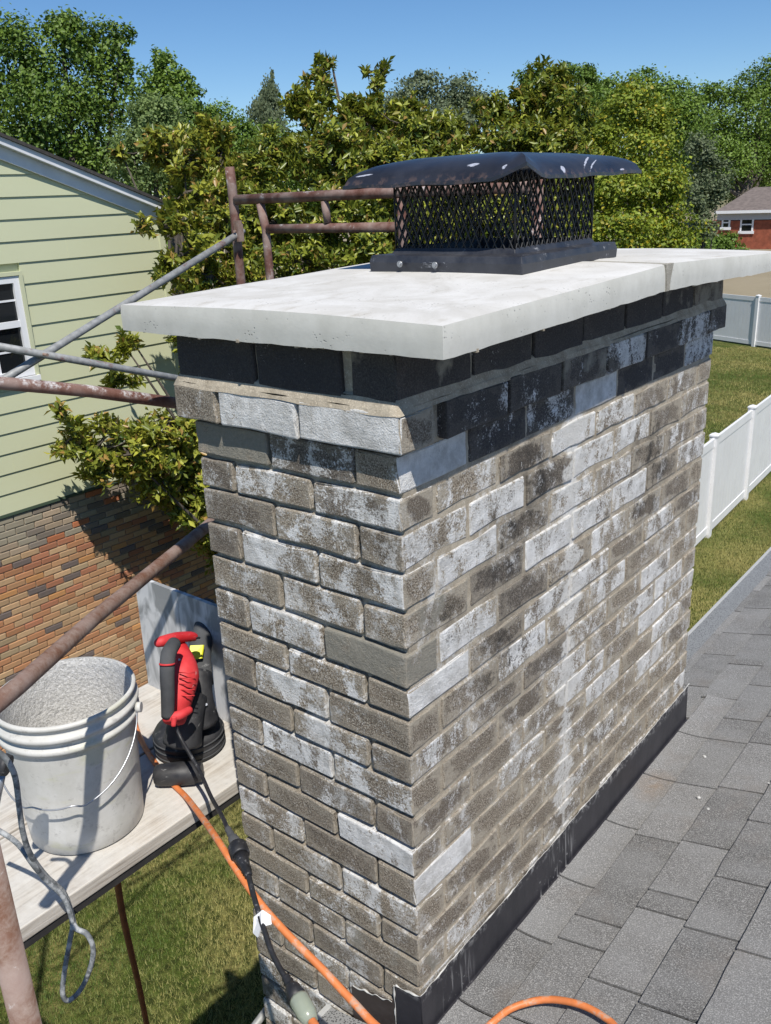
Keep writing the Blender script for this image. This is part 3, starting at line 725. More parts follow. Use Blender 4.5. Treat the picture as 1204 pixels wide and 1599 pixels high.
# gutter with perforated guard
g = G('perforated_guard'); p = g.pos(); v = g.vor(g.mulv(p, (1., 1., .1)), 190, 0)
c = g.mix(g.ramp(v, .40, .28), (.36, .36, .35), (.07, .07, .07)); g.set('Base Color', c).set('Roughness', .5).set('Metallic', .3)
g.set('Normal', g.bump(g.ramp(v, .26, .36), .6, .002)); M_guard = g.m
for (ya, yb) in ((-3.2, -.012), (WR+.02, 9.5)):
    mb = MB(); prism(mb, [(-.150, -1.242), (-.150, -1.36), (-.235, -1.36), (-.252, -1.30), (-.258, -1.268), (-.258, -1.258), (-.246, -1.256), (-.244, -1.262), (-.155, -1.25)], ya, yb)
    gt = mb.build('gutter', simple('gutter_grey', (.50, .50, .48), .5, .1), house)
    mb = MB(); prism(mb, [(-.128, -1.2300), (-.246, -1.2585), (-.246, -1.2605), (-.128, -1.2330)], ya+.002, yb-.002)
    gg = mb.build('gutter_guard', M_guard); gg.parent = gt
# crumbs of mortar on the shingles
for (u, v, r) in ((1099, 1184, .006), (1091, 1247, .006), (1105, 1266, .006), (768, 1485, .003), (1200, 1225, .004)):
    d = ray(u, v); t = (CAM[2]-(ZR+SL*CAM[0]))/(SL*d[0]-d[2]); q = CAM+d*t
    me = rough_box(r*1.6, r*1.1, r*.9, u, 1, r*.12, r*.25); me.materials[0] = M_seal
    o = bpy.data.objects.new('mortar_crumb', me); COL.objects.link(o); o.location = (q[0], q[1], rz(q[0])+.006); o.rotation_euler = (.2, -.3, u)
    tagp(o, {1099: 'white mortar crumb on the shingles, farthest from the camera', 1091: 'round white mortar crumb on the shingles left of a longer flake', 1105: 'long pale mortar flake on the shingles right of a round crumb',
             768: 'tiny mortar crumb lying close to the black flashing', 1200: 'small mortar crumb on a shingle at the right edge of the photo'}[u], 'debris', 'mortar crumbs on the roof')

# ------------------------------------------------------------------ neighbour house with siding
NX = -7.2
nh = empty('neighbour_house', (NX-4, 3.0, ZG)); tagp(nh, 'neighbour house with pale yellow green lap siding over a multicoloured brick base', 'house')
g = G('yellow_siding'); p = g.pos(); c = g.mix(g.noise(g.mulv(p, (1, .25, 1)), 2.5, 3), (0.53, 0.545, 0.355), (0.58, 0.595, 0.40))
g.set('Base Color', c).set('Roughness', .6).set('Normal', g.bump(g.noise(g.mulv(p, (1, 1, 9)), 22, 3), .12, .001)); M_siding = g.m
pA = onx(0, 215, NX); pB = onx(260, 322, NX); slope = (pB.z-pA.z)/(pB.y-pA.y)
def rakez(y): return pA.z + slope*(y-pA.y)
YC = 5.12; YPK = -.6; YW = 6.6
w0 = onx(4, 430, NX); 
WY0, WY1 = 1.95, onx(29, 425, NX).y+.015; WZ1 = onx(29, 425, NX).z; WZ0 = onx(57, 590, NX).z
zlines = []
base = onx(0, 805, NX).z; k = 0
u0 = 100; line_v = [271, 306, 340, 372, 407, 434, 470]
z_top = onx(u0, 271, NX).z; pitch = (onx(u0, 271, NX).z-onx(u0, 470, NX).z)/6
z = z_top
while z > base+.02: z -= pitch
zbase = base; nb = round((z_top-zbase)/pitch); pitch = (z_top-zbase)/nb
def siding_piece(y0, y1a, y1b, z0, z1):           # lap board, bottom edge proud
    mbd = MB(); X = NX
    vs = [(X+.016, y0, z0), (X+.016, y1b, z0), (X+.003, y1a, z1), (X+.003, y0, z1), (X-.02, y0, z0), (X-.02, y1b, z0), (X-.02, y1a, z1), (X-.02, y0, z1)]
    mbd.add(vs, [(0, 1, 2, 3), (0, 4, 5, 1), (3, 2, 6, 7), (1, 5, 6, 2), (0, 3, 7, 4)]); mbd.build('siding_board', M_siding, nh)
for i in range(-14, nb+6):
    z0 = zbase + i*pitch
    if i < 0: continue
    z1 = z0+pitch
    yt = lambda z_: min(YC, pA.y+(z_-pA.z+.09)/slope) if True else YC
    ya, yb = yt(z1), yt(z0)
    if ya < YPK+1: break
    if z1 > WZ0-.02 and z0 < WZ1+.02:
        siding_piece(WY1, ya, yb, z0, z1); siding_piece(YPK, WY0, WY0, z0, z1)
    else: siding_piece(YPK, ya, yb, z0, z1)
mb = MB(); prism_y = None
mb.add([(NX-.022, YPK, zbase-.01), (NX-.022, YC, zbase-.01), (NX-.022, YC, rakez(YC)-.1), (NX-.022, YPK, rakez(YPK)-.1),
        (NX-8, YPK, zbase-.01), (NX-8, YC, zbase-.01), (NX-8, YC, rakez(YC)-.1), (NX-8, YPK, rakez(YPK)-.1)],
       [(0, 1, 2, 3), (1, 5, 6, 2), (5, 4, 7, 6), (4, 0, 3, 7), (3, 2, 6, 7)])
mb.build('upper_wall', M_siding, nh)
# corner post, starter strip
mb = MB(); mb.box(NX-.02, NX+.022, YC-.01, YC+.06, zbase-.01, rakez(YC)-.05); mb.build('corner_trim', M_siding, nh)
mb = MB(); mb.box(NX-.02, NX+.02, YPK, YW+.06, zbase-.03, zbase-.002); mb.build('drip_edge', simple('drip_dark_green', (.06, .09, .06), .6), nh)
# rake: fascia, soffit step, roof
for (i_, y_) in ((2, 3.05), (5, 4.35), (9, 3.5), (12, 4.0), (14, 3.2)):
    z_ = zbase+i_*pitch
    mb = MB(); mb.add([(NX+.0175, y_, z_+.002), (NX+.0175, y_+.004, z_+.002), (NX+.0045, y_+.004, z_+pitch-.004), (NX+.0045, y_, z_+pitch-.004), (NX+.014, y_, z_+.002), (NX+.014, y_+.004, z_+.002), (NX+.001, y_+.004, z_+pitch-.004), (NX+.001, y_, z_+pitch-.004)],
        [(0, 1, 2, 3), (0, 4, 5, 1), (1, 5, 6, 2), (2, 6, 7, 3), (3, 7, 4, 0)]); mb.build('siding_seam', M_siding, nh)
def rakebox(mbd, xa, xb, da, db, y0=YPK, y1=None):
    y1 = y1 or pB.y+.02
    mbd.add([(xa, y0, rakez(y0)+da), (xb, y0, rakez(y0)+da), (xb, y1, rakez(y1)+da), (xa, y1, rakez(y1)+da), (xa, y0, rakez(y0)+db), (xb, y0, rakez(y0)+db), (xb, y1, rakez(y1)+db), (xa, y1, rakez(y1)+db)],
            [(0, 1, 2, 3), (7, 6, 5, 4), (0, 4, 5, 1), (1, 5, 6, 2), (2, 6, 7, 3), (3, 7, 4, 0)])
mb = MB(); rakebox(mb, NX-.02, NX+.04, -.20, -.085); mb.build('rake_board', M_white_trim, nh)
mb = MB(); rakebox(mb, NX-.02, NX+.11, -.084, -.02); mb.build('rake_fascia', M_white_trim, nh)
mb = MB(); rakebox(mb, NX-8, NX+.135, -.019, .012); mb.build('roof', simple('dark_shingle_roof', (.055, .05, .047), .95, 0, .3, 30), nh)
# window
wn = MB(); T = NX+.03
def fr(mbd, y0, y1, z0, z1, wd, xa, xb):
    mbd.box(xa, xb, y0, y0+wd, z0, z1).box(xa, xb, y1-wd, y1, z0, z1).box(xa, xb, y0+wd, y1-wd, z1-wd, z1).box(xa, xb, y0+wd, y1-wd, z0, z0+wd)
cs = MB(); fr(cs, WY0-.0, WY1, WZ0, WZ1+.01, .035, NX-.02, NX+.035); 
WIN = cs.build('window', M_siding, nh)
y0, y1, z0, z1 = WY0+.037, WY1-.037, WZ0+.037, WZ1-.03
def sub(mbd, name, m, par): o = link(name, mbd.mesh(name), m); o.parent = par; return o
q = MB(); fr(q, y0, y1, z0, z1, .06, NX-.03, NX+.022); zm = (z0+z1)/2+.03; q.box(NX-.03, NX+.018, y0+.06, y1-.06, zm-.03, zm+.03); q.box(NX-.03, NX+.06, y0-.03, y1+.03, z0-.05, z0-.002)
sub(q, 'frame', M_white_pvc, WIN)
gl = G('dark_glass'); gl.set('Base Color', (.01, .012, .014)).set('Roughness', .05).set('Specular IOR Level', .5)
q = MB(); q.box(NX-.02, NX-.012, y0+.05, y1-.05, z0+.05, z1-.05); sub(q, 'pane', gl.m, WIN)
q = MB()
for k in range(1, 6):
    yy = y1-.06-k*.27
    if yy > y0+.05: q.box(NX-.011, NX-.004, yy-.009, yy+.009, z0+.06, zm-.03).box(NX-.011, NX-.004, yy-.009, yy+.009, zm+.03, z1-.06)
for zc_ in ((z0+zm)/2, (z1+zm)/2): q.box(NX-.0105, NX-.0035, y0+.06, y1-.06, zc_-.009, zc_+.009)
sub(q, 'muntin', M_white_pvc, WIN)
# brick base
M_nbm = mortar_mat('neighbour_mortar', (0.36, 0.29, 0.205), (0.48, 0.40, 0.30), False)
mb = MB(); mb.box(NX-8, NX-.012, YPK, YW+.02, ZG-.1, zbase-.031); mb.build('brick_base', M_nbm, nh)
def nbmat(name, attr):
    g = G(name); p = g.pos()
    if attr: c = g.n('Attribute', 'Color', attribute_name='bcol')
    else: c = g.n('ObjectInfo', 'Color')
    c = g.mix(g.ramp(g.noise(p, 30, 5, .7), .4, .7, 0, .25), c, (.24, .18, .12)); g.set('Base Color', c).set('Roughness', .92).set('Specular IOR Level', .2)
    g.set('Normal', g.bump(g.noise(p, 90, 4), .5, .003)); return g.m
M_nb = nbmat('neighbour_brick', False); M_nba = nbmat('neighbour_brick_far', True)
pal = [(.45, .25, .13)]*11 + [(.46, .30, .17)]*8 + [(.42, .20, .10)]*8 + [(.50, .25, .10)]*2 + [(.15, .12, .11)]*3 + [(.38, .28, .17)]*2 + [(.38, .16, .09)]*3
palt = [(.30, .265, .20)]*8 + [(.20, .17, .14)]*3 + [(.36, .28, .20)]*4 + [(.42, .15, .07)]
vis = []; NBP = .0677
nr = int((zbase-.035-ZG)/NBP)
NBV = []
for s_ in range(3):
    me = None
    bm = bmesh.new(); bmesh.ops.create_cube(bm, size=1.0); bmesh.ops.scale(bm, vec=(.05, .194, .058), verts=bm.verts)
    bmesh.ops.bevel(bm, geom=bm.edges[:], offset=.005, segments=1, affect='EDGES')
    for v_ in bm.verts: v_.co += noise.noise_vector(v_.co*30+Vector((s_*5, 0, 0)))*.0035
    me = bpy.data.meshes.new('brick'); bm.to_mesh(me); bm.free(); me.materials.append(M_nb); NBV.append(me)
allb = []
for r in range(nr+1):
    zc_ = zbase-.035-(r+.5)*NBP
    y = YPK + (0 if r % 2 else .1015) + .1
    while y < YW-.05:
        P = Vector((NX, y, zc_)) - Vector(CAM); dd = P.dot(Vector(cF)); u = 602+FPX*P.dot(Vector(cR))/dd; v = 799.5-FPX*P.dot(Vector(cU))/dd
        visb = dd > 0 and -15 < u < 335 and v < 1120 and not (v > 1040 and u < 205)
        col = rnd.choice(palt if r < 6 else pal); f_ = rnd.uniform(.85, 1.15); col = tuple(c_*f_ for c_ in col)
        allb.append((0 if visb else 1, dd, y, zc_, col)); y += .2032
allb.sort()
vb = [q for q in allb if q[0] == 0][:300]; rest = allb[len(vb):]
for k, (_, _, y, zc_, col) in enumerate(vb):
    o = bpy.data.objects.new('brick', NBV[k % 3]); COL.objects.link(o); o.location = (NX-.022+rnd.uniform(-.002, .003), y, zc_)
    o.rotation_euler = (0, 0, rnd.choice([0, math.pi])); o.color = (*col, 1); o.parent = nh; o.matrix_parent_inverse = Matrix.Translation(-Vector(nh.location))
mb = MB(); cols = []
for (_, _, y, zc_, col) in rest:
    a = rnd.uniform(-.002, .002)
    b0 = len(mb.v); w_, h_ = .097, .029; X = NX+.003
    mb.add([(X-.006, y-w_, zc_-h_), (X-.006, y+w_, zc_-h_), (X-.006, y+w_, zc_+h_), (X-.006, y-w_, zc_+h_), (X, y-w_+.006, zc_-h_+.006+a), (X, y+w_-.006, zc_-h_+.006), (X, y+w_-.006, zc_+h_-.006), (X, y-w_+.006, zc_+h_-.006+a),
            (X-.03, y-w_, zc_-h_), (X-.03, y+w_, zc_-h_), (X-.03, y+w_, zc_+h_), (X-.03, y-w_, zc_+h_)],
           [(4, 5, 6, 7), (0, 1, 5, 4), (1, 2, 6, 5), (2, 3, 7, 6), (3, 0, 4, 7), (8, 9, 1, 0), (9, 10, 2, 1), (10, 11, 3, 2), (11, 8, 0, 3)])
    cols += [(*col, 1)]*12
me = mb.mesh('bricks_beyond'); ca = me.color_attributes.new('bcol', 'FLOAT_COLOR', 'POINT'); ca.data.foreach_set('color', [x for c_ in cols for x in c_])
o = link('bricks_beyond', me, M_nba, nh); o['kind'] = 'stuff'

# ------------------------------------------------------------------ scaffold
sc = empty('scaffold', (-1.6, .7, ZG)); tagp(sc, 'rust red tubular scaffold with grey cross braces left of and behind the chimney', 'scaffold')
XO, XI, YF, YN = -2.32, -.775, 1.8, -.65
def tb(name, pts, r, m, n=14): mbd = MB(); mbd.tube(pts, r, n); return mbd.build(name, m, sc)
zr1 = .462; zr2 = .335
tb('post', [(XO, YF, ZG), (XO, YF, .52), (XO-.004, YF, .60)], .0212, M_rust)
tb('post', [(XI, YF, ZG), (XI, YF, .525)], .0212, M_rust)
tb('top_rail', [(XO+.021, YF, zr1), (XI-.021, YF, zr1)], .0212, M_rust)
x2 = ony(415, 358, YF).x; x3 = ony(508, 330, YF).x; x4 = ony(628, 340, YF).x
tb('inner_post', [(x2-.02, YF, zr1-.021), (x2, YF, zr2), (x2+.03, YF, ZG+.5)], .0185, M_rust)
tb('middle_rail', [(x2+.018, YF, zr2), (x4-.018, YF, zr2)], .0195, M_rust)
tb('short_strut', [(x3, YF, zr1-.021), (x3+.01, YF, zr2+.019)], .0165, M_rust)
tb('inner_post', [(x4, YF, zr1-.021), (x4, YF, zr2), (x4, YF, ZG+.5)], .0185, M_rust)
for zz_ in (-.9, -2.6, -4.3): tb('cross_rail', [(XO+.021, YF, zz_), (XI-.021, YF, zz_)], .0195, M_rust)
# latch for the braces
mb = MB(); mb.box(XO+.02, XO+.055, YF-.03, YF-.012, .30, .375).box(XO+.045, XO+.06, YF-.04, YF-.01, .285, .36); mb.tube([(XO+.02, YF-.02, .33), (XO+.05, YF-.055, .33)], .006, 8); mb.build('brace_lock', M_rust2, sc)
def brace(a, b_, flat=True):
    a, b_ = Vector(a), Vector(b_); d = (b_-a).normalized(); m = 14
    mbd = MB(); mbd.tube([a+d*.05, b_-d*.05], .0148, 12)
    for e_, s_ in ((a, 1), (b_, -1)): mbd.tube([e_+d*.05*s_, e_+d*.02*s_, e_-d*.012*s_], [.0148, .011, .0105], 10)
    mbd.build('cross_brace', M_galv, sc)
g1 = onx(378, 362, XO+.035); g1b = onx(65, 556, XO+.035)
dd = (g1b-g1); brace(g1, g1+dd*2.15)
g2 = onx(272, 590, XO+.062); g2b = onx(65, 553, XO+.062); dd = g2b-g2; brace(g2-dd*.95, g2b+dd*1.05)
# near frame: post, rails, guard tubes
pb = at(17, 1500, 1.32)
tb('post', [(pb.x, pb.y, ZG), (pb.x, pb.y, -.34)], .0215, M_rust2)
tb('post', [(XO, pb.y, ZG), (XO, pb.y, .55)], .0212, M_rust)
tb('cross_rail', [(XO+.02, pb.y, -1.02), (pb.x-.02, pb.y, -1.02)], .021, M_rust)
tb('cross_rail', [(XO+.02, YF, -1.02), (XI-.02, YF, -1.02)], .021, M_rust)
M_rustw = rusty_mat('paint_splashed_tube', (0.13, 0.052, 0.036), (0.22, 0.12, 0.095), .47)
tb('guard_tube', [at(-90, 590, 1.64), at(0, 598, 1.70), at(140, 611, 1.82), at(330, 637, 2.02)], .0127, M_rustw)
tb('guard_tube', [at(-110, 1185, 1.26), at(30, 1070, 1.45), at(150, 963, 1.80), at(318, 826, 2.37), at(345, 803, 2.48)], .0153, M_rust2)
mb = MB(); q = at(69, 556, 3.02); mb.tube([g2b+Vector((.04, 0, 0)), g2b+Vector((-.04, 0, 0))], .006, 8); mb.build('pivot_bolt', M_rust2, sc)
lw = [at(410, 1599, 4.1), at(345, 1700, 4.0)]
tb('low_brace', [onx(440, 1545, XI), onx(370, 1640, XI)], .012, M_galv)

# planks
ZP = -.93
def plank(x0, x1, y0, y1, label):
    bm = bmesh.new(); bmesh.ops.create_cube(bm, size=1); bmesh.ops.scale(bm, vec=(x1-x0, y1-y0, .038), verts=bm.verts)
    bmesh.ops.translate(bm, vec=((x0+x1)/2, (y0+y1)/2, ZP-.019), verts=bm.verts)
    bmesh.ops.subdivide_edges(bm, edges=[e for e in bm.edges if abs(e.verts[0].co.y-e.verts[1].co.y) > .5], cuts=30)
    for v_ in bm.verts: v_.co += noise.noise_vector(v_.co*3)*.0016
    me = bpy.data.meshes.new('scaffold_plank'); bm.to_mesh(me); bm.free(); o = link('scaffold_plank', me, M_wood); bevel(o, .003, 2)
    tagp(o, label, 'plank', 'weathered scaffold planks')
xe = onz(24, 1455, ZP).x
plank(xe-.292, xe, -.75, 2.0, 'dusty scaffold plank nearest the chimney, carrying the bucket and the power tool')
plank(xe-.592, xe-.300, -.75, 1.95, 'dusty scaffold plank on the side away from the chimney, behind the red tool')
mb = MB(); mb.box(xe-.60, xe-.004, -.70, 2.0, ZP-.060, ZP-.0415)
o = mb.build('dark_deck_board', simple('black_stained_wood', (.028, .026, .025), .8, 0, .2, 30, .4)); tagp(o, 'black stained board lying beneath the weathered scaffold planks', 'board')

# bucket
BX, BY = -.862, -.172
bk = empty('bucket', (BX, BY, ZP)); tagp(bk, 'dirty white plastic bucket with a wire handle and dried mortar inside', 'bucket')
h = .355; rt = .156
prof = [(.0, .0), (.124, .0), (.131, .006), (.1335, .05), (.1455, .27), (.1465, .283), (.1575, .286), (.1585, .292), (.1575, .298), (.1475, .301), (.1485, .313), (.1595, .316), (.1605, .322), (.1595, .328), (.1495, .331), (.150, .344), (.1565, .346), (.158, .351), (.1565, .356), (.150, .3565)]
mb = MB(); mb.lathe(prof, 72, (BX, BY, ZP)); mb.build('body', M_bucket, bk)
mb = MB(); mb.lathe([(.150, .3563), (.1475, .350), (.146, .33), (.142, .25), (.137, .14), (.130, .105), (.10, .09), (.05, .083), (0, .081)], 72, (BX, BY, ZP)); mb.build('mortar_residue', M_dust, bk)
# handle bail lying against the front
ax = Vector(cR); ax.z = 0; ax.normalize(); fw_ = Vector((ax.y, -ax.x, 0))
if fw_.dot(Vector((CAM[0]-BX, CAM[1]-BY, 0))) < 0: fw_ = -fw_
c0 = Vector((BX, BY, ZP))
ang0 = 8; pts = []
for k in range(0, 25):
    th = math.pi*k/24; lat = math.cos(th); 
    r_ = .160 + .012*math.sin(th)
    z_ = .305 - .155*math.sin(th)**.8 + (.012 if 9 < k < 15 else 0)
    pts.append(c0 + ax*lat*r_ + fw_*math.sin(th)*r_*1.0 + Vector((0, 0, z_)))
mb = MB(); mb.tube(spline(pts, 3), .0021, 8); mb.build('wire_handle', M_screw, bk)
for s_ in (1, -1):
    mb = MB(); q = c0+ax*s_*.158+Vector((0, 0, .305)); mb.tube([q, q+ax*s_*.012], .012, 14); mb.build('handle_lug', M_bucket, bk)

# leaning board behind the tool
M_board = G('mottled_grey_board'); p = M_board.pos()
c = M_board.mix(M_board.ramp(M_board.noise(M_board.mulv(p, (1, 1, .45)), 17, 3, .5, 1.), .42, .6), (0.27, 0.275, 0.275), (0.60, 0.60, 0.60))  # two greys mottled by stretched noise
M_board.set('Base Color', c).set('Roughness', .7)
a0 = onz(232, 1069, ZP); YB = a0.y
tl = ony(213, 926, YB+.012); pk = ony(232, 908, YB+.012); tr = ony(333, 939, YB+.012); 
mb = MB(); t_ = .012
out = [(a0.x, YB, ZP), (tl.x, YB+.012, tl.z), (pk.x, YB+.012, pk.z), (tr.x+.12, YB+.012, tr.z-.015), (tr.x+.30, YB, ZP)]
mb.add(out+[(x, y+t_, z) for x, y, z in out], [(0, 1, 2, 3, 4), (9, 8, 7, 6, 5), (0, 5, 6, 1), (1, 6, 7, 2), (2, 7, 8, 3), (3, 8, 9, 4), (4, 9, 5, 0)])
o = mb.build('grey_board', M_board.m); tagp(o, 'mottled grey sheet standing upright across the planks behind the red tool', 'board')
o['label'] = 'mottled grey sheet standing upright across the planks behind the red tool'

# ------------------------------------------------------------------ tuck pointing grinder
gm = empty('mortar_grinder', (-.88, .14, ZP)); tagp(gm, 'red and black power grinder with round dust shroud standing on the plank', 'power tool')
M_red = painted_metal('tool_red', (0.50, 0.018, 0.022), (.45, .36, .34), .61, .46)
M_blk = painted_metal('tool_black', (0.016, 0.016, 0.018), (.30, .30, .29), .615, .45)
M_gry = painted_metal('tool_grey_rubber', (0.045, 0.047, 0.05), (.30, .30, .30), .60, .75)
mb = MB(); sc_ = (-.893, .168)
prof = [(0, .0), (.086, .0), (.093, .006), (.094, .030), (.091, .034), (.092, .038), (.092, .056), (.086, .066), (.066, .073), (.03, .076), (0, .077)]
mb.lathe(prof, 48, (sc_[0], sc_[1], ZP+.001)); mb.build('dust_shroud', M_blk, gm)
for k in range(3):
    mb = MB(); r_ = .0948; mb.lathe([(r_-.002, .012+.018*k), (r_+.0012, .014+.018*k), (r_-.002, .016+.018*k)], 48, (sc_[0], sc_[1], ZP)); mb.build('shroud_rib', M_gry, gm)
def tool(name, pts, rad, m, n=16, sq=None):
    mbd = MB(); mbd.tube(spline(pts, 5), r5(rad, 5), n); o = mbd.build(name, m, gm); return o
def r5(r, k):
    out = []
    for i in range(len(r)-1): out += [r[i]+(r[i+1]-r[i])*j/k for j in range(k)]
    return out+[r[-1]]
dz = 2.33
tool('gear_housing', [at(318, 1130, 2.34), at(308, 1090, 2.33), at(312, 1050, 2.36)], [.044, .042, .034], M_blk)
tool('neck', [at(285, 1160, 2.27), at(290, 1125, 2.27), at(300, 1085, 2.3)], [.050, .044, .040], M_blk)
tool('dust_tube', [at(316, 1070, 2.38), at(312, 1020, 2.42), at(320, 975, 2.50), at(322, 945, 2.56)], [.030, .031, .029, .0275], M_gry, 20)
tool('motor_body', [at(272, 1128, 2.20), at(276, 1095, 2.20), at(286, 1055, 2.22), at(284, 1030, 2.25), at(277, 1003, 2.27)], [.026, .038, .040, .031, .016], M_red, 18)
for k in range(5):
    mb = MB(); q = at(292, 1050+9*k, 2.172); mb.tube([q+Vector((-.016, -.011, 0)), at(292, 1050.5+9*k, 2.163), q+Vector((.016, .011, 0))], .0016, 6); mb.build('vent_rib', M_red, gm)
tool('handle', [at(262, 1118, 2.13), at(262, 1085, 2.11), at(261, 1050, 2.10), at(263, 1022, 2.12), at(272, 1005, 2.17)], [.0155, .0165, .0175, .0185, .017], M_gry, 18)
mb = MB(); q0 = at(260.8, 1038, 2.10); q1 = at(260.8, 1035.5, 2.10); mb.tube([q0, q1], .0188, 18); mb.build('handle_band', M_red, gm)
tool('trigger_guard', [at(256, 1122, 2.13), at(280, 1117, 2.13), at(297, 1108, 2.16)], [.010, .012, .009], M_red)
tool('lock_lever', [at(272, 1118, 2.12), at(271, 1134, 2.12)], [.0075, .006], M_red)
tool('side_grip', [at(244, 1006, 2.20), at(252, 1002, 2.20), at(275, 996, 2.24), at(298, 994, 2.28), at(306, 996, 2.29)], [.008, .014, .0145, .013, .009], M_red, 16)
tool('spindle', [at(305, 996, 2.28), at(312, 996, 2.29)], [.003, .003], M_blk, 8)
g = G('yellow_sticker'); g.set('Base Color', (.75, .75, .02)).set('Roughness', .4)
mb = MB(); A = [at(297, 1008, 2.372), at(317, 1007, 2.375), at(314, 1028, 2.360), at(294, 1031, 2.358)]; mb.add(A+[p_+Vector((0, .004, -.002)) for p_ in A], [(3, 2, 1, 0), (4, 5, 6, 7), (0, 1, 5, 4), (1, 2, 6, 5), (2, 3, 7, 6), (3, 0, 4, 7)]); mb.build('warning_label', g.m, gm)
for (u, v, d_, r_) in ((303, 1072, 2.262, .0035), (280, 1030, 2.21, .003), (297, 1110, 2.26, .0035), (322, 1100, 2.295, .0035), (312, 990, 2.45, .003)):
    mb = MB(); q = at(u, v, d_); q2 = at(u, v, d_-.004); mb.tube([q, q2], r_, 10); mb.build('screw_head', M_screw, gm)
# vacuum nozzle lying in front
n0, n1 = Vector((-.832, .008, ZP+.030)), Vector((-.742, .085, ZP+.032)); dn = (n1-n0)
mb = MB(); mb.tube([n0, n0+dn*.04, n0+dn*.12, n0+dn*.5, n0+dn*.85, n0+dn*.88, n1], [.022, .026, .028, .030, .029, .025, .024], 24); mb.build('exhaust_nozzle', M_blk, gm)

# ------------------------------------------------------------------ cords
M_orange = simple('orange_cord', (0.66, 0.20, 0.06), .5, 0, .14, 30, .15, dirt=(.45, .33, .25), dirt_amt=.5, dirt_scale=30)
M_cordblk = simple('black_cord', (0.018, 0.018, 0.02), .5, 0, .3, 60, dirt=(.2, .2, .2), dirt_amt=.3, dirt_scale=60)
M_cordgr = simple('grey_cord', (0.15, 0.16, 0.165), .7, 0, .4, 60, .3, dirt=(.42, .43, .43), dirt_amt=.7, dirt_scale=40)
def yf(u, v, y): return ony(u, v, y)
pts = [onz(205, 1100, ZP+.008), onz(214, 1140, ZP+.008), onz(228, 1170, ZP+.008), onz(246, 1196, ZP+.008), onz(268, 1222, ZP+.008), onz(292, 1246, ZP+.012), at(315, 1276, 2.02), at(340, 1312, 1.84), at(372, 1362, 1.75), at(410, 1415, 1.68), at(455, 1465, 1.63), at(505, 1515, 1.59), at(550, 1563, 1.55), at(600, 1612, 1.5), at(680, 1650, 1.42)]
mb = MB(); mb.tube(spline(pts, 8), .0072, 12); 
rp = lambda u, v, hgt: (lambda d: Vector(CAM+d*((CAM[2]-(ZR+SL*CAM[0])-hgt)/(SL*d[0]-d[2]))))(ray(u, v))
pts2 = [at(680, 1650, 1.42), rp(735, 1625, .02), rp(765, 1600, .03), rp(800, 1574, .03), rp(850, 1561, .03), rp(900, 1567, .03), rp(940, 1586, .025), rp(965, 1612, .02), rp(975, 1680, .015)]
mb.tube(spline(pts2, 8), .0072, 12)
o = mb.build('extension_cord', M_orange); tagp(o, 'thick orange extension cord running down past the chimney corner and looping over the shingles', 'cord')
pts = [at(183, 1352, 2.40), at(183, 1372, 2.52), at(190, 1420, 2.70), at(203, 1480, 2.9), at(217, 1540, 3.15), at(229, 1600, 3.4), at(245, 1690, 3.9)]
mb = MB(); mb.tube(spline(pts, 6), .0105, 10); o = mb.build('hanging_cord', simple('shaded_orange_cord', (.36, .115, .045), .7, 0, .2, 20)); tagp(o, 'orange cord, coloured as in shade, hanging from under the plank towards the lawn', 'cord')  # cord orange darkened to stand for the shade under the plank
pc = empty('power_cord', tuple(at(380, 1340, 1.8))); tagp(pc, 'black tool power cord with plug joint and white tag hanging beside the chimney', 'cord')
pts = [at(268, 1118, 2.14), at(280, 1148, 2.14), at(292, 1170, 2.12), at(312, 1205, 2.08), at(330, 1245, 1.99), at(347, 1275, 1.9), at(357, 1298, 1.84)]
mb = MB(); mb.tube(spline(pts, 6), .0048, 10); mb.build('cord', M_cordblk, pc)
pts = [at(388, 1366, 1.72), at(398, 1405, 1.67), at(412, 1450, 1.62), at(425, 1488, 1.58), at(440, 1517, 1.55), at(448, 1528, 1.54)]
mb = MB(); mb.tube(spline(pts, 6), .0052, 10); mb.build('cord', M_cordblk, pc)
def plug(pl, name, m, n=14): mbd = MB(); mbd.tube([p_ for p_, r_ in pl], [r_ for p_, r_ in pl], n); mbd.build(name, m, pc)
L_ = lambda a, b_, t: a+(b_-a)*t
A, B = at(355, 1293, 1.85), at(371, 1322, 1.79)
plug([(L_(A, B, t), .0058+.0030*t+(.0012 if i % 2 else 0)) for i, t in enumerate([0, .1, .2, .3, .4, .5])]+[(L_(A, B, .55), .0105), (L_(A, B, 1), .0135)], 'plug', M_gry)
A, B = at(370, 1320, 1.79), at(376, 1337, 1.765)
plug([(A, .018), (L_(A, B, .1), .0195), (L_(A, B, .9), .0195), (B, .017)], 'locking_collar', M_cordblk, 20)
A, B = at(376, 1337, 1.765), at(389, 1368, 1.715)
plug([(A, .016), (L_(A, B, .35), .0125), (L_(A, B, .6), .009), (L_(A, B, .65), .0105), (L_(A, B, .72), .008), (L_(A, B, .78), .0098), (L_(A, B, .85), .007), (L_(A, B, .92), .0085), (B, .006)], 'connector', M_cordblk)
A, B = at(445, 1524, 1.545), at(468, 1563, 1.50)
plug([(A, .006), (L_(A, B, .1), .0085), (L_(A, B, .15), .0065), (L_(A, B, .25), .0095), (L_(A, B, .3), .0075), (L_(A, B, .42), .0105), (L_(A, B, .5), .0135), (B, .0175)], 'connector', M_cordblk)
g = G('cloudy_clear_plastic'); g.set('Base Color', (.42, .46, .36)).set('Roughness', .25).set('Transmission Weight', .35)
A, B = at(466, 1559, 1.50), at(487, 1596, 1.46)
plug([(A, .0165), (L_(A, B, .1), .0175), (L_(A, B, .7), .0165), (B, .011)], 'lit_socket', g.m)
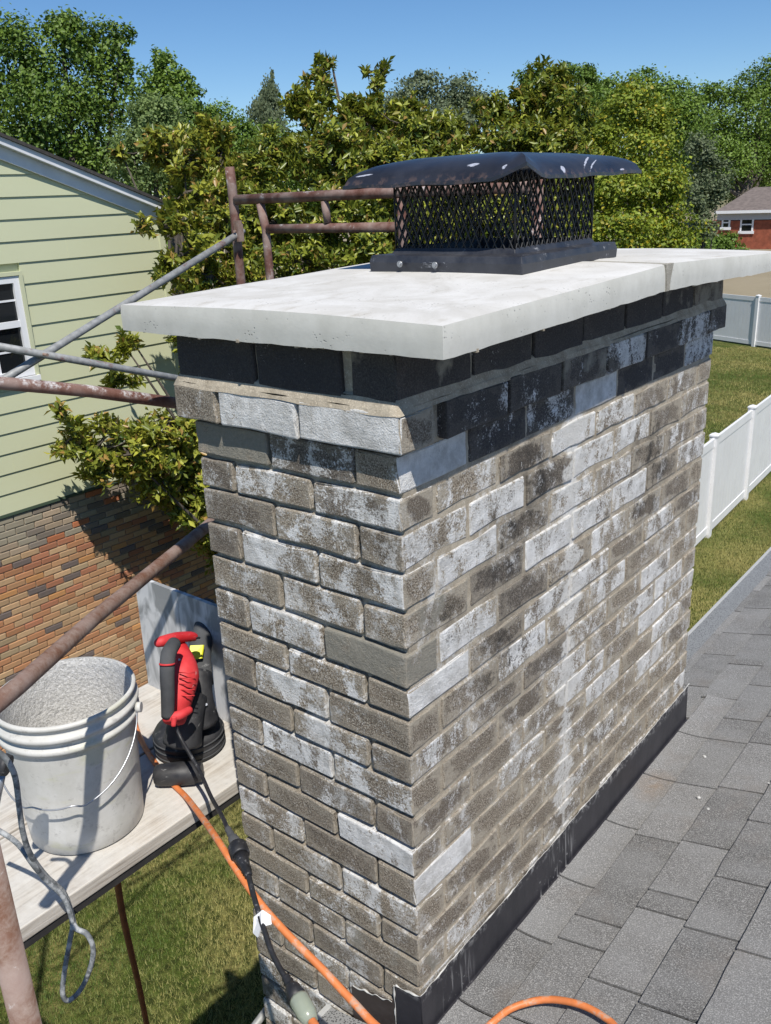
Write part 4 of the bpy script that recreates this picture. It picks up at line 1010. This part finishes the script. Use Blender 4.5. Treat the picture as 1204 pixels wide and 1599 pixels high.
mb = MB(); mb.tube(spline([at(484, 1590, 1.465), at(498, 1612, 1.44), at(520, 1660, 1.40)], 5), .0072, 12); mb.build('orange_lead', M_orange, pc)
M_tag = simple('white_tag', (.75, .75, .76), .6)
mb = MB(); A = [at(396, 1432, 1.64), at(408, 1422, 1.635), at(420, 1430, 1.63), at(422, 1444, 1.625), at(408, 1447, 1.62), at(402, 1464, 1.63), at(395, 1457, 1.64)]
mb.add(A+[p_+Vector((.001, .003, 0)) for p_ in A], [tuple(range(7)), tuple(reversed(range(7, 14)))]+[(k, (k+1) % 7, 7+(k+1) % 7, 7+k) for k in range(7)]); mb.build('tag', M_tag, pc)
# grey looped cable by the bucket
D = 1.62
pts = [at(-40, 1160, 1.5), at(0, 1176, 1.53), at(22, 1208, 1.55), at(30, 1260, 1.58), at(36, 1300, 1.61), at(48, 1335, 1.66), at(72, 1368, 1.72), at(98, 1392, 1.76), at(110, 1420, 1.76), at(118, 1448, 1.75), at(135, 1458, 1.75), at(145, 1478, 1.76), at(143, 1505, 1.78), at(128, 1542, 1.8), at(108, 1562, 1.8), at(98, 1552, 1.79), at(101, 1515, 1.78), at(110, 1465, 1.76), at(113, 1440, 1.75), at(100, 1402, 1.74), at(70, 1372, 1.71), at(52, 1350, 1.67), at(28, 1318, 1.72), at(0, 1298, 1.74), at(-50, 1270, 1.75)]
mb = MB(); mb.tube(spline(pts, 8), .0052, 10); o = mb.build('grey_cable', M_cordgr); tagp(o, 'mortar splashed grey cable hanging in a loop over the plank edge below the bucket', 'cable')
tw = empty('trowel', tuple(at(0, 1200, 1.72))); tagp(tw, 'tool with a black rubber handle lying at the left edge beside the bucket', 'hand tool')
mb = MB(); mb.tube([at(-30, 1190, 1.68), at(-4, 1192, 1.70), at(6, 1194, 1.70), at(14, 1196, 1.70)], [.016, .019, .022, .020], 16); mb.build('rubber_handle', M_blk, tw)
mb = MB(); mb.tube([at(2, 1212, 1.72), at(-8, 1262, 1.75)], .008, 10); mb.build('steel_shank', M_screw, tw)

# ------------------------------------------------------------------ fences
PW = .127; FH = 1.75
def fence(p0, d, n, L, z, label, board_w=.165):
    d = Vector((*d, 0)).normalized(); nrm = Vector((-d.y, d.x, 0)); root = empty('vinyl_fence', (p0[0], p0[1], z)); tagp(root, label, 'fence')
    ang = math.atan2(d.y, d.x)
    def unit(w_, t, h_): mbd = MB(); mbd.box(0, w_, -t/2, t/2, 0, h_); me = mbd.mesh('m'); me.materials.append(M_white_pvc); return me
    pm = MB(); pm.box(-PW/2, PW/2, -PW/2, PW/2, 0, FH); pm.box(-PW/2-.01, PW/2+.01, -PW/2-.01, PW/2+.01, FH, FH+.025); pm.add([(-PW/2-.01, -PW/2-.01, FH+.025), (PW/2+.01, -PW/2-.01, FH+.025), (PW/2+.01, PW/2+.01, FH+.025), (-PW/2-.01, PW/2+.01, FH+.025), (0, 0, FH+.06)], [(0, 1, 4), (1, 2, 4), (2, 3, 4), (3, 0, 4)])
    pme = pm.mesh('post'); pme.materials.append(M_white_pvc)
    rl = unit(L-PW, .045, .14); nb_ = int((L-PW)/board_w); bw = (L-PW)/nb_; bd = unit(bw-.006, .022, FH-.35)
    def put(name, me, s_, zz2):
        o = bpy.data.objects.new(name, me); COL.objects.link(o); o.location = d*s_+Vector((0, 0, zz2)); o.rotation_euler = (0, 0, ang); o.parent = root
    for k in range(n+1):
        put('post', pme, k*L, 0)
        if k < n:
            put('top_rail', rl, k*L+PW/2, FH-.17); put('bottom_rail', rl, k*L+PW/2, .06)
            for j in range(nb_): put('board', bd, k*L+PW/2+j*bw+.003, .18)
nf = onz(1103, 838, ZG); nf2 = onz(1161, 780, ZG); dv = (nf2-nf); Lp = 2.2
dvn = dv.normalized(); st = nf - dvn*Lp*2
fence((st.x, st.y), (dvn.x, dvn.y), 9, Lp, ZG, 'white vinyl privacy fence running away from the chimney along the near lawn')
bf = onz(1177, 541, ZG); b1 = onz(1130, 534, ZG); dv = (bf-b1).normalized(); st = bf - dv*2.4*4
fence((st.x, st.y), (dv.x, dv.y), 10, 2.4, ZG, 'white vinyl privacy fence crossing the far end of the back yard')

# ------------------------------------------------------------------ distant brick house
DY = 62
e0 = ony(1128, 331, DY); wbm = simple('red_brick_far', (.30, .085, .045), .9, 0, .25, 3, .2)
rh = empty('red_brick_house', (e0.x+6, DY+5, ground_z(0, 64))); tagp(rh, 'distant red brick house with a brown roof and two small white windows', 'house')
zc0 = ony(1128, 345, DY).z
mb = MB(); xl = ony(1100, 380, DY).x; mb.box(xl, e0.x+16, DY, DY+9, ground_z(0, 64)-.3, zc0); mb.build('wall', wbm, rh)
ridge = ony(1165, 293, DY+4.5).z
mb = MB(); x0 = e0.x-.4; x1 = e0.x+16.5
mb.add([(x0, DY-.4, e0.z), (x1, DY-.4, e0.z), (x1-1, DY+4.5, ridge), (x0+.9, DY+4.5, ridge), (x0, DY+9.4, e0.z), (x1, DY+9.4, e0.z)], [(0, 1, 2, 3), (3, 2, 5, 4), (0, 3, 4), (1, 5, 2), (0, 4, 5, 1)])
mb.build('roof', simple('brown_roof_far', (.16, .13, .115), .95, 0, .2, 4), rh)
mb = MB(); mb.box(x0, x1, DY-.42, DY-.36, e0.z-.10, e0.z+.08); mb.build('gutter', M_white_pvc, rh)
mb = MB(); mb.box(x0+.1, x1, DY-.06, DY-.005, zc0+.05, e0.z-.11); mb.build('frieze_board', simple('grey_frieze_paint', (.42, .43, .46), .6), rh)
for (ua, va, ub, vb_) in ((1128, 340, 1140, 355), (1157, 340, 1176, 361)):
    a, b_ = ony(ua, va, DY), ony(ub, vb_, DY); cs = MB(); fr(cs, 0, 0, 0, 0, 0, 0, 0) if False else None
    mbd = MB(); wd = .11
    mbd.box(a.x, a.x+wd, DY-.05, DY-.002, b_.z, a.z).box(b_.x-wd, b_.x, DY-.05, DY-.002, b_.z, a.z).box(a.x+wd, b_.x-wd, DY-.05, DY-.002, a.z-wd, a.z).box(a.x-.08, b_.x+.08, DY-.09, DY-.052, b_.z-.16, b_.z+.02).box(a.x+wd, b_.x-wd, DY-.04, DY-.002, (a.z+b_.z)/2-.04, (a.z+b_.z)/2+.04)
    wo_ = mbd.build('window', M_white_pvc, rh); q = MB(); q.box(a.x+wd, b_.x-wd, DY-.03, DY-.01, b_.z+.021, a.z-wd); sub(q, 'pane', gl.m, wo_)

# ------------------------------------------------------------------ vegetation
def leaf_obj(name, C, A, N, ln, wd, mat_, tint, tint2, parent, fold=.25):
    """C base points, A axis directions, N normals; each leaf a folded pair of faces"""
    n_ = len(C); A = A/np.linalg.norm(A, axis=1, keepdims=True); Wv = np.cross(A, N); Wv /= (np.linalg.norm(Wv, axis=1, keepdims=True)+1e-9); N = np.cross(Wv, A)
    ln = ln[:, None]; wd = wd[:, None]
    v0 = C; v1 = C+A*ln*.5+Wv*wd*.5+N*wd*fold; v2 = C+A*ln-N*ln*.10; v3 = C+A*ln*.5-Wv*wd*.5+N*wd*fold
    V = np.stack([v0, v1, v2, v3], 1).reshape(-1, 3)
    me = bpy.data.meshes.new(name); me.vertices.add(4*n_); me.vertices.foreach_set('co', V.ravel())
    i0 = np.arange(n_)*4; T = np.stack([i0, i0+1, i0+2, i0, i0+2, i0+3], 1).ravel()
    me.loops.add(6*n_); me.loops.foreach_set('vertex_index', T.astype(np.int32)); me.polygons.add(2*n_)
    me.polygons.foreach_set('loop_start', (np.arange(2*n_)*3).astype(np.int32)); me.polygons.foreach_set('loop_total', np.full(2*n_, 3, np.int32))
    me.update(); me.validate()
    for nm, t in (('tint', tint), ('tint2', tint2)):
        a = me.attributes.new(nm, 'FLOAT', 'POINT'); a.data.foreach_set('value', np.repeat(t, 4).astype(np.float32))
    return link(name, me, mat_, parent)
def unit(n_):
    v = rng.normal(size=(n_, 3)); return v/np.linalg.norm(v, axis=1, keepdims=True)
def trunk_obj(base, tips, r0, mat_, parent, name='trunk'):
    mbd = MB(); base = Vector(base); top = max(tips, key=lambda t: t.z)
    mid = base.lerp(top, .45)+Vector((rnd.uniform(-.2, .2), rnd.uniform(-.2, .2), 0))
    mbd.tube(spline([base, mid, top], 5), r5([r0, r0*.6, r0*.12], 5), 7)
    for t in tips:
        if t is top: continue
        s0 = base.lerp(mid, min(.95, max(.25, (t.z-base.z)/(top.z-base.z+.01)*.8)))
        m_ = s0.lerp(t, .5)+Vector((0, 0, -.08*(t-s0).length)); mbd.tube(spline([s0, m_, t], 4), r5([r0*.42, r0*.25, r0*.07], 4), 5)
    return mbd.build(name, mat_, parent)
M_bark = simple('bark', (.09, .075, .06), .95, 0, .3, 20, .6)
DEPTHS = {}
def blobs(lst):                                     # (u, v, half width px, half height px, distance)
    return [(at(u, v, d), np.array([a*d/FPX, a*d/FPX*1.0, b_*d/FPX])) for u, v, a, b_, d in lst]
def onwall(lst): return [(u, v, a, b_, (round(float((np.array(onx(u, v, NX+.50+.25*((i*37) % 10)/10))-CAM)@cF), 3) if v > 500 and u < 400 else d)) for i, (u, v, a, b_, d) in enumerate(lst)]
def magnolia(label, bl, base, nros, mat_, group=None, n_single=0, size=.125, seed=0):
    root = empty('magnolia_tree', base); tagp(root, label, 'tree', group)
    B = blobs(bl); vol = np.array([r[0]*r[2] for _, r in B]); cnt = (vol/vol.sum()*nros).astype(int)+1
    C = []; A = []
    for (c, r), k in zip(B, cnt):
        sub_ = unit(max(4, k//9)); subc = sub_*rng.uniform(.45, 1.0, (len(sub_), 1))
        pk_ = subc[rng.integers(0, len(subc), k)] + rng.normal(size=(k, 3))*.17
        C.append(np.array(c)+pk_*r*np.array([1, .8, 1])); A.append(pk_ + np.array([0, 0, .55]) + rng.normal(size=(k, 3))*.35)
    C = np.concatenate(C); A = np.concatenate(A); A /= np.linalg.norm(A, axis=1, keepdims=True)
    nl = 7; n_ = len(C); Cl = np.repeat(C, nl, 0); Al = np.repeat(A, nl, 0)
    ph = np.tile(np.arange(nl)*2*np.pi/nl, n_)+np.repeat(rng.uniform(0, 6.28, n_), nl)+rng.normal(size=n_*nl)*.45
    ref = np.cross(Al, np.array([.3, .9, .31])); ref /= np.linalg.norm(ref, axis=1, keepdims=True); ref2 = np.cross(Al, ref)
    rad = ref*np.cos(ph)[:, None]+ref2*np.sin(ph)[:, None]; tilt = rng.uniform(-.15, 1.5, n_*nl)[:, None]
    ax_ = rad+Al*tilt; Nn = Al - rad*tilt*.6
    Cl = Cl + Al*rng.uniform(-.09, .03, (n_*nl, 1)) + rng.normal(size=(n_*nl, 3))*.012
    ln = rng.uniform(.65, 1.15, n_*nl)*size; wd = ln*rng.uniform(.36, .5, n_*nl)
    t1 = np.clip(np.repeat(rng.uniform(0, 1, n_), nl)*.6+rng.uniform(0, .45, n_*nl), 0, 1)**1.5; t2 = rng.uniform(0, 1, n_*nl)
    if n_single:                                    # the leaves that show largest are parts of their own
        Cc = C-CAM; dep = Cc@cF; u = 602+FPX*(Cc@cR)/dep; v = 799.5-FPX*(Cc@cU)/dep
        ok = np.where((u > 60) & (u < 300) & (v > 560) & (v < 800))[0]; ok = ok[np.argsort(dep[ok])][:int(n_single/nl)]
        sel = np.zeros(n_, bool); sel[ok] = True; sl = np.repeat(sel, nl)
        proto = []
        for k in range(6):
            o = leaf_obj('leaf', np.zeros((1, 3)), np.array([[1., 0, 0]]), np.array([[0, 0, 1.]]), np.array([size]), np.array([size*.4]), mat_, np.array([.2+.15*k]), np.array([.99 if k == 5 else .2]), root)
            o.matrix_parent_inverse = Matrix.Identity(4); proto.append(o)
        idx = np.where(sl)[0]
        for q, i in enumerate(idx):
            pr_ = proto[min(4, int(t1[i]*5)) if t2[i] < .86 else 5]
            o = pr_ if pr_.get('u') is None else pr_.copy()
            if pr_.get('u') is None: pr_['u'] = 1
            else: COL.objects.link(o)
            a_ = Vector(ax_[i]).normalized(); w_ = a_.cross(Vector(Nn[i])).normalized(); n2 = w_.cross(a_); s_ = ln[i]/size
            mtx = Matrix((( a_.x*s_, -w_.x*s_, n2.x*s_, Cl[i][0]), (a_.y*s_, -w_.y*s_, n2.y*s_, Cl[i][1]), (a_.z*s_, -w_.z*s_, n2.z*s_, Cl[i][2]), (0, 0, 0, 1)))
            o.parent = root; o.matrix_parent_inverse = Matrix.Identity(4); o.matrix_basis = Matrix.Translation(-Vector(base)) @ mtx
        for o in proto:
            if o.get('u') is None: bpy.data.objects.remove(o)
            else: del o['u']
        for o in root.children:
            if 'u' in o.keys(): del o['u']
        kp = ~sl; Cl, ax_, Nn, ln, wd, t1, t2 = Cl[kp], ax_[kp], Nn[kp], ln[kp], wd[kp], t1[kp], t2[kp]
    cr = leaf_obj('crown', Cl, ax_, Nn, ln, wd, mat_, t1, t2, root); cr['kind'] = 'stuff'
    # branches: twigs to a share of the rosettes
    tips = [c for k_, (c, r) in enumerate(B) if k_ % 4 == 3 or k_ == len(B)-1]; trunk_obj(base, tips, .10, M_bark, root)
    mbd = MB()
    for (c, r) in B:
        near = C[np.linalg.norm((C-np.array(c))/r, axis=1) < 1.2]
        for p_ in near[rng.permutation(len(near))[:14]]: q = Vector(p_); mbd.tube([c, c.lerp(q, .55)+Vector((0, 0, -.03)), q], [.014, .009, .004], 4, False)
    mbd.build('branches', M_bark, root)['kind'] = 'stuff'
    return root
M_mag = leafmat('magnolia_leaf', (0.040, 0.080, 0.012), (0.44, 0.44, 0.06), (0.34, 0.21, 0.06), .20, .36, .12)
M_mag2 = leafmat('magnolia_leaf_deep', (0.040, 0.078, 0.011), (0.37, 0.39, 0.05), (0.28, 0.18, 0.05), .18, .36, .10)
mbase = onx(300, 1000, -6.0); mbase = (-6.0, 5.9, ZG)
magnolia('glossy magnolia at the corner of the yellow sided house, low boughs before the siding',
  onwall([(105, 690, 34, 30, 8.1), (300, 800, 40, 26, 7.7), (345, 700, 60, 60, 8), (345, 820, 60, 60, 8), (240, 700, 60, 40, 8), (290, 760, 50, 30, 8),  (150, 700, 45, 40, 8.0), (200, 710, 50, 38, 7.9), (245, 740, 50, 42, 7.7), (292, 700, 50, 46, 7.9), (215, 665, 55, 20, 8.1), (275, 655, 45, 22, 8.1), (262, 775, 30, 16, 7.7),
   (150, 745, 26, 12, 8.0), (160, 560, 36, 14, 8.3), (198, 545, 14, 28, 8.3), (190, 595, 34, 16, 8.3), (330, 760, 60, 80, 8.0), (96, 640, 18, 12, 8.1), (205, 530, 10, 12, 8.3),
   (215, 352, 26, 10, 8.3), (262, 355, 30, 26, 8.5), (300, 390, 48, 52, 8.7), (345, 330, 46, 60, 9.0), (290, 300, 44, 40, 9.0), (232, 232, 42, 26, 9.2), (280, 240, 50, 44, 9.2), (330, 220, 30, 40, 9.4), (340, 270, 32, 60, 9.4),
   (262, 408, 18, 18, 8.6), (255, 430, 26, 16, 8.7), (330, 430, 60, 34, 8.8), (380, 420, 40, 60, 9.2), (300, 520, 40, 90, 9.0), (190, 240, 16, 14, 9.2)]),
  mbase, 3900, M_mag, 'magnolias behind the chimney', 287, .100, 1)
magnolia('tall magnolia behind the scaffold frame with two leafy spikes against the sky',
  [(400, 290, 46, 62, 10.6), (440, 228, 40, 34, 10.8), (462, 178, 16, 10, 10.9), (540, 160, 20, 12, 10.9), (635, 165, 22, 10, 11), (507, 134, 22, 12, 11), (493, 108, 17, 8, 11), (518, 98, 11, 7, 11), (504, 92, 7, 7, 11), (510, 148, 10, 14, 11), (478, 122, 8, 6, 11), (583, 132, 20, 8, 11), (600, 106, 11, 7, 11), (572, 112, 8, 6, 11), (592, 118, 8, 8, 11), (590, 150, 9, 14, 11), (490, 175, 46, 34, 10.8), (560, 185, 52, 34, 10.8), (630, 195, 54, 34, 10.9), (520, 250, 70, 50, 10.4), (610, 260, 66, 44, 10.6),
   (430, 350, 56, 54, 10.0), (500, 340, 66, 50, 10.0), (590, 330, 66, 50, 10.2), (470, 410, 66, 34, 9.8), (560, 395, 66, 34, 10.0), (690, 215, 40, 30, 11.2), (700, 270, 56, 50, 11.2), (400, 430, 36, 30, 9.6), (650, 390, 80, 60, 10.8), (740, 350, 70, 70, 11.5)],
  (-6.4, 8.2, ZG), 5600, M_mag2, 'magnolias behind the chimney', 0, .102, 2)
magnolia('round topped magnolia right of the scaffold, its crown rising above the chimney cap',
  [(850, 128, 34, 26, 13), (868, 160, 50, 34, 13), (812, 165, 24, 24, 13), (790, 215, 60, 34, 13), (840, 235, 70, 40, 13), (760, 180, 40, 24, 13.2), (720, 215, 36, 22, 13.3), (880, 270, 50, 50, 13.2), (800, 330, 90, 70, 13.2), (900, 200, 24, 20, 13.2)],
  (-6.3, 12.4, ZG), 3000, M_mag2, 'magnolias behind the chimney', 0, .112, 3)

def tree(name, label, bl, base, nleaf, size, mat_, group='trees along the back of the yards', droop=0, spread=.19, tr=.18):
    nleaf = int(nleaf*1.9); size *= .72
    root = empty(name, base); tagp(root, label, 'tree', group)
    B = blobs(bl); vol = np.array([r[0]*r[2] for _, r in B]); cnt = (vol/vol.sum()*nleaf).astype(int)+1; C = []; O = []; T = []
    for (c, r), k in zip(B, cnt):
        ns = max(6, k//45); sc__ = unit(ns)*rng.uniform(.35, 1.02, (ns, 1)); tt = rng.uniform(0, 1, ns)
        ii = rng.integers(0, ns, k); off = rng.normal(size=(k, 3))*spread*np.array([1, 1, .75])
        if droop: off[:, 2] -= np.abs(rng.normal(size=k))*droop
        pk_ = sc__[ii]+off; C.append(np.array(c)+pk_*r*np.array([1, .75, 1])); O.append(pk_); T.append(tt[ii])
    C = np.concatenate(C); O = np.concatenate(O); T = np.concatenate(T); n_ = len(C)
    N = O*.6+np.array([0, 0, .5])+rng.normal(size=(n_, 3))*.55; A = np.cross(N, unit(n_))
    ln = rng.uniform(.7, 1.3, n_)*size; wd = ln*rng.uniform(.55, .8, n_)
    if droop: A = A*.5+np.array([0, 0, -1.])
    c_ = leaf_obj('crown', C, A, N, ln, wd, mat_, np.clip(T*.65+rng.uniform(0, .4, n_), 0, 1), rng.uniform(0, 1, n_), root, .12)
    trunk_obj(base, [c for c, r in B], tr, M_bark, root); return root
M_t_dark = leafmat('leaf_dark', (0.042, 0.088, 0.015), (0.18, 0.27, 0.04), None, .18, .5)
M_t_mid = leafmat('leaf_mid', (0.055, 0.105, 0.016), (0.20, 0.30, 0.045), None, .2, .5)
M_t_pale = leafmat('leaf_pale', (0.09, 0.14, 0.045), (0.25, 0.33, 0.11), None, .3, .55)
M_t_yel = leafmat('leaf_yellow', (0.08, 0.125, 0.016), (0.30, 0.36, 0.035), (.36, .30, .02), .2, .5, .15)
M_t_gry = leafmat('leaf_greygreen', (0.09, 0.12, 0.06), (0.20, 0.24, 0.13), None, .3, .55)
def gb(u, d): p_ = at(u, 400, d); return (p_.x, p_.y, ground_z(p_.x, p_.y))
tree('maple_tree', 'large dark green maple at the left, rising highest above the yellow house',
  [(30, 90, 60, 60, 26), (100, 70, 50, 52, 26), (95, 40, 34, 26, 26), (160, 80, 50, 44, 26.5), (190, 55, 26, 22, 26.5), (60, 160, 90, 60, 26), (150, 160, 70, 56, 26.5), (0, 60, 50, 34, 26), (-60, 120, 90, 90, 27), (120, 240, 90, 60, 27), (20, 240, 90, 60, 27), (200, 120, 20, 40, 27), (-40, 200, 80, 80, 27), (60, 330, 160, 60, 28)],
  gb(90, 26), 26000, .17, M_t_dark, tr=.3)
tree('maple_tree', 'narrow green tree between the large dark maple and the open sky',
  [(252, 98, 26, 22, 24), (285, 120, 20, 20, 24), (262, 135, 40, 30, 24), (300, 160, 24, 24, 24), (270, 180, 50, 40, 24), (310, 210, 40, 40, 24), (230, 150, 26, 40, 24), (280, 260, 60, 60, 24.5)], gb(265, 24), 8000, .14, M_t_mid)
tree('silver_maple_tree', 'pale grey green tree tucked below the narrow tree by the roof edge', [(235, 175, 44, 34, 21), (262, 205, 50, 44, 21), (225, 215, 34, 34, 21), (210, 250, 44, 50, 21), (280, 250, 50, 50, 21)], gb(240, 21), 7000, .12, M_t_pale)
tree('larch_tree', 'slender drooping grey green conifer standing alone against the sky', [(424, 118, 7, 12, 40), (420, 140, 20, 20, 40), (410, 165, 26, 24, 40), (420, 190, 30, 26, 40), (415, 220, 34, 34, 40), (405, 165, 12, 10, 40), (432, 165, 14, 12, 40)], gb(418, 40), 6000, .16, M_t_gry, droop=.35, spread=.2)
tree('distant_tree', 'soft green tree left of the slender conifer, lower than its neighbours', [(345, 195, 36, 30, 36), (385, 210, 30, 26, 36), (350, 240, 60, 50, 36), (420, 250, 60, 50, 37), (330, 180, 14, 14, 36)], gb(360, 36), 8000, .17, M_t_mid)
tree('distant_tree', 'hazy pale green tree beyond the magnolia spikes, its top seen left of the cap', [(660, 135, 40, 24, 50), (715, 150, 50, 30, 50), (740, 165, 40, 30, 50), (625, 160, 40, 26, 50), (680, 190, 90, 40, 50), (600, 200, 60, 40, 50), (660, 118, 18, 10, 50)], gb(680, 50), 9000, .24, M_t_gry)
tree('distant_tree', 'dark tree whose top shows right of the round topped magnolia', [(905, 118, 30, 18, 33), (925, 125, 14, 14, 33), (830, 120, 26, 18, 33), (870, 112, 20, 14, 33), (900, 160, 50, 36, 33), (850, 180, 60, 50, 33), (920, 220, 50, 60, 33)], gb(890, 33), 9000, .17, M_t_dark)
tree('yellowing_tree', 'tree with yellowing foliage above the right end of the crown slab',
  [(985, 150, 34, 26, 20), (965, 185, 46, 34, 20), (1020, 190, 40, 36, 20), (940, 230, 44, 44, 20), (1000, 250, 56, 44, 19.5), (960, 300, 56, 44, 19), (1030, 310, 50, 44, 19), (970, 360, 64, 40, 18.5), (1050, 290, 30, 30, 19), (1040, 365, 56, 36, 19), (900, 340, 50, 60, 19.5), (905, 260, 34, 44, 20)], gb(985, 20), 15000, .115, M_t_yel, tr=.14)
tree('green_tree', 'green leafy tree behind the yellowing tree, reaching the skyline', [(1000, 130, 40, 22, 34), (1040, 150, 40, 26, 34), (950, 140, 36, 20, 34), (1000, 180, 90, 44, 34), (1060, 200, 50, 50, 34), (935, 165, 40, 30, 34)], gb(1000, 34), 9000, .17, M_t_mid)
tree('oak_tree', 'broad dark green tree at the right edge, rising above the red brick house',
  [(1085, 150, 26, 26, 78), (1120, 160, 36, 28, 78), (1165, 140, 36, 34, 78), (1200, 130, 34, 40, 78), (1110, 200, 50, 40, 78), (1170, 200, 60, 50, 78), (1225, 190, 50, 60, 78), (1140, 255, 60, 40, 78), (1200, 255, 50, 34, 78), (1090, 240, 40, 50, 78), (1260, 170, 60, 80, 78)], gb(1150, 78), 20000, .34, M_t_mid, tr=.6)
tree('birch_tree', 'sparse grey green tree in front of the red brick house', [(1095, 240, 26, 34, 24), (1108, 280, 30, 34, 24), (1085, 310, 30, 34, 24), (1120, 310, 18, 20, 24), (1100, 350, 26, 30, 24)], gb(1100, 24), 3000, .12, M_t_gry, tr=.1)
tree('shrub', 'bright green shrub at the foot of the red brick house', [(1130, 378, 30, 14, 34), (1100, 385, 30, 16, 34), (1070, 380, 40, 20, 33), (1145, 390, 24, 10, 34)], gb(1120, 34), 4000, .15, M_t_mid, 'low shrubs')
# understorey behind the yards, reads as one mass
rootC = []
def wood(name, bl, nleaf, size, mat_):
    B = blobs(bl); C = []; O = []
    vol = np.array([r[0]*r[2] for _, r in B]); cnt = (vol/vol.sum()*nleaf).astype(int)+1; T = []
    for (c, r), k in zip(B, cnt):
        ns = max(8, k//40); s_ = unit(ns)*rng.uniform(.3, 1, (ns, 1)); ii = rng.integers(0, ns, k); tt = rng.uniform(0, 1, ns)
        pk_ = s_[ii]+rng.normal(size=(k, 3))*.15; C.append(np.array(c)+pk_*r*np.array([1, .5, 1])); O.append(pk_); T.append(tt[ii])
    C = np.concatenate(C); O = np.concatenate(O); T = np.concatenate(T); n_ = len(C)
    N = O*.5+np.array([0, 0, .5])+rng.normal(size=(n_, 3))*.6; A = np.cross(N, unit(n_)); ln = rng.uniform(.7, 1.3, n_)*size
    o = leaf_obj(name, C, A, N, ln, ln*.75, mat_, np.clip(T*.6+rng.uniform(0, .4, n_), 0, 1), rng.uniform(0, 1, n_), None, .1)
    tagp(o, kind='stuff'); return o
wood('far_woods', [(u, 290+rnd.uniform(-12, 12), 75, 80+rnd.uniform(-10, 20), 44+rnd.uniform(-3, 5)) for u in range(-60, 1010, 62)] + [(u, 400, 80, 50, 40) for u in range(-60, 1000, 90)] + [(u, 270, 70, 60, 84) for u in range(1040, 1400, 60)], 46000, .26, M_t_mid)

# ------------------------------------------------------------------ grass
def blades(name, x0, x1, y0, y1, n_, hmin, hmax, wd):
    x = rng.uniform(x0, x1, n_); y = rng.uniform(y0, y1, n_)
    hh = rng.uniform(hmin, hmax, n_); th = rng.uniform(0, 6.283, n_); ln = rng.uniform(.2, 1.1, n_)
    dx, dy = np.cos(th), np.sin(th)
    tip = np.stack([x+dx*hh*ln, y+dy*hh*ln, ZG+hh*.9], 1)
    a = np.stack([x-dy*wd, y+dx*wd, np.full(n_, ZG)], 1); b_ = np.stack([x+dy*wd, y-dx*wd, np.full(n_, ZG)], 1)
    V = np.stack([a, b_, tip], 1).reshape(-1, 3); me = bpy.data.meshes.new(name); me.vertices.add(3*n_); me.vertices.foreach_set('co', V.ravel())
    me.loops.add(3*n_); me.loops.foreach_set('vertex_index', np.arange(3*n_).astype(np.int32)); me.polygons.add(n_)
    me.polygons.foreach_set('loop_start', (np.arange(n_)*3).astype(np.int32)); me.polygons.foreach_set('loop_total', np.full(n_, 3, np.int32)); me.update()
    pn = np.array([noise.fractal(Vector((float(a_)*.55, float(c_)*.55, 3.)), 1.0, 2.0, 4) for a_, c_ in zip(x[::1], y[::1])]) if n_ < 400000 else np.zeros(n_)
    t = np.clip(.56+pn*1.1+rng.normal(size=n_)*.22, 0, 1); at1 = me.attributes.new('tint', 'FLOAT', 'POINT'); at1.data.foreach_set('value', np.repeat(t, 3).astype(np.float32))
    at2 = me.attributes.new('tint2', 'FLOAT', 'POINT'); at2.data.foreach_set('value', np.zeros(3*n_, np.float32))
    o = link(name, me, M_grass); tagp(o, kind='stuff')
M_grass = leafmat('grass_blade', (0.085, 0.155, 0.024), (0.42, 0.38, 0.14), None, .35, .6)
blades('grass', -7.1, -1.8, -.9, 5.2, 170000, .02, .045, .0028)
blades('grass', -5.2, -1.2, 7.0, 17.5, 190000, .02, .05, .0035)
blades('grass', -11, -2.5, 17.5, 31, 60000, .04, .07, .008)
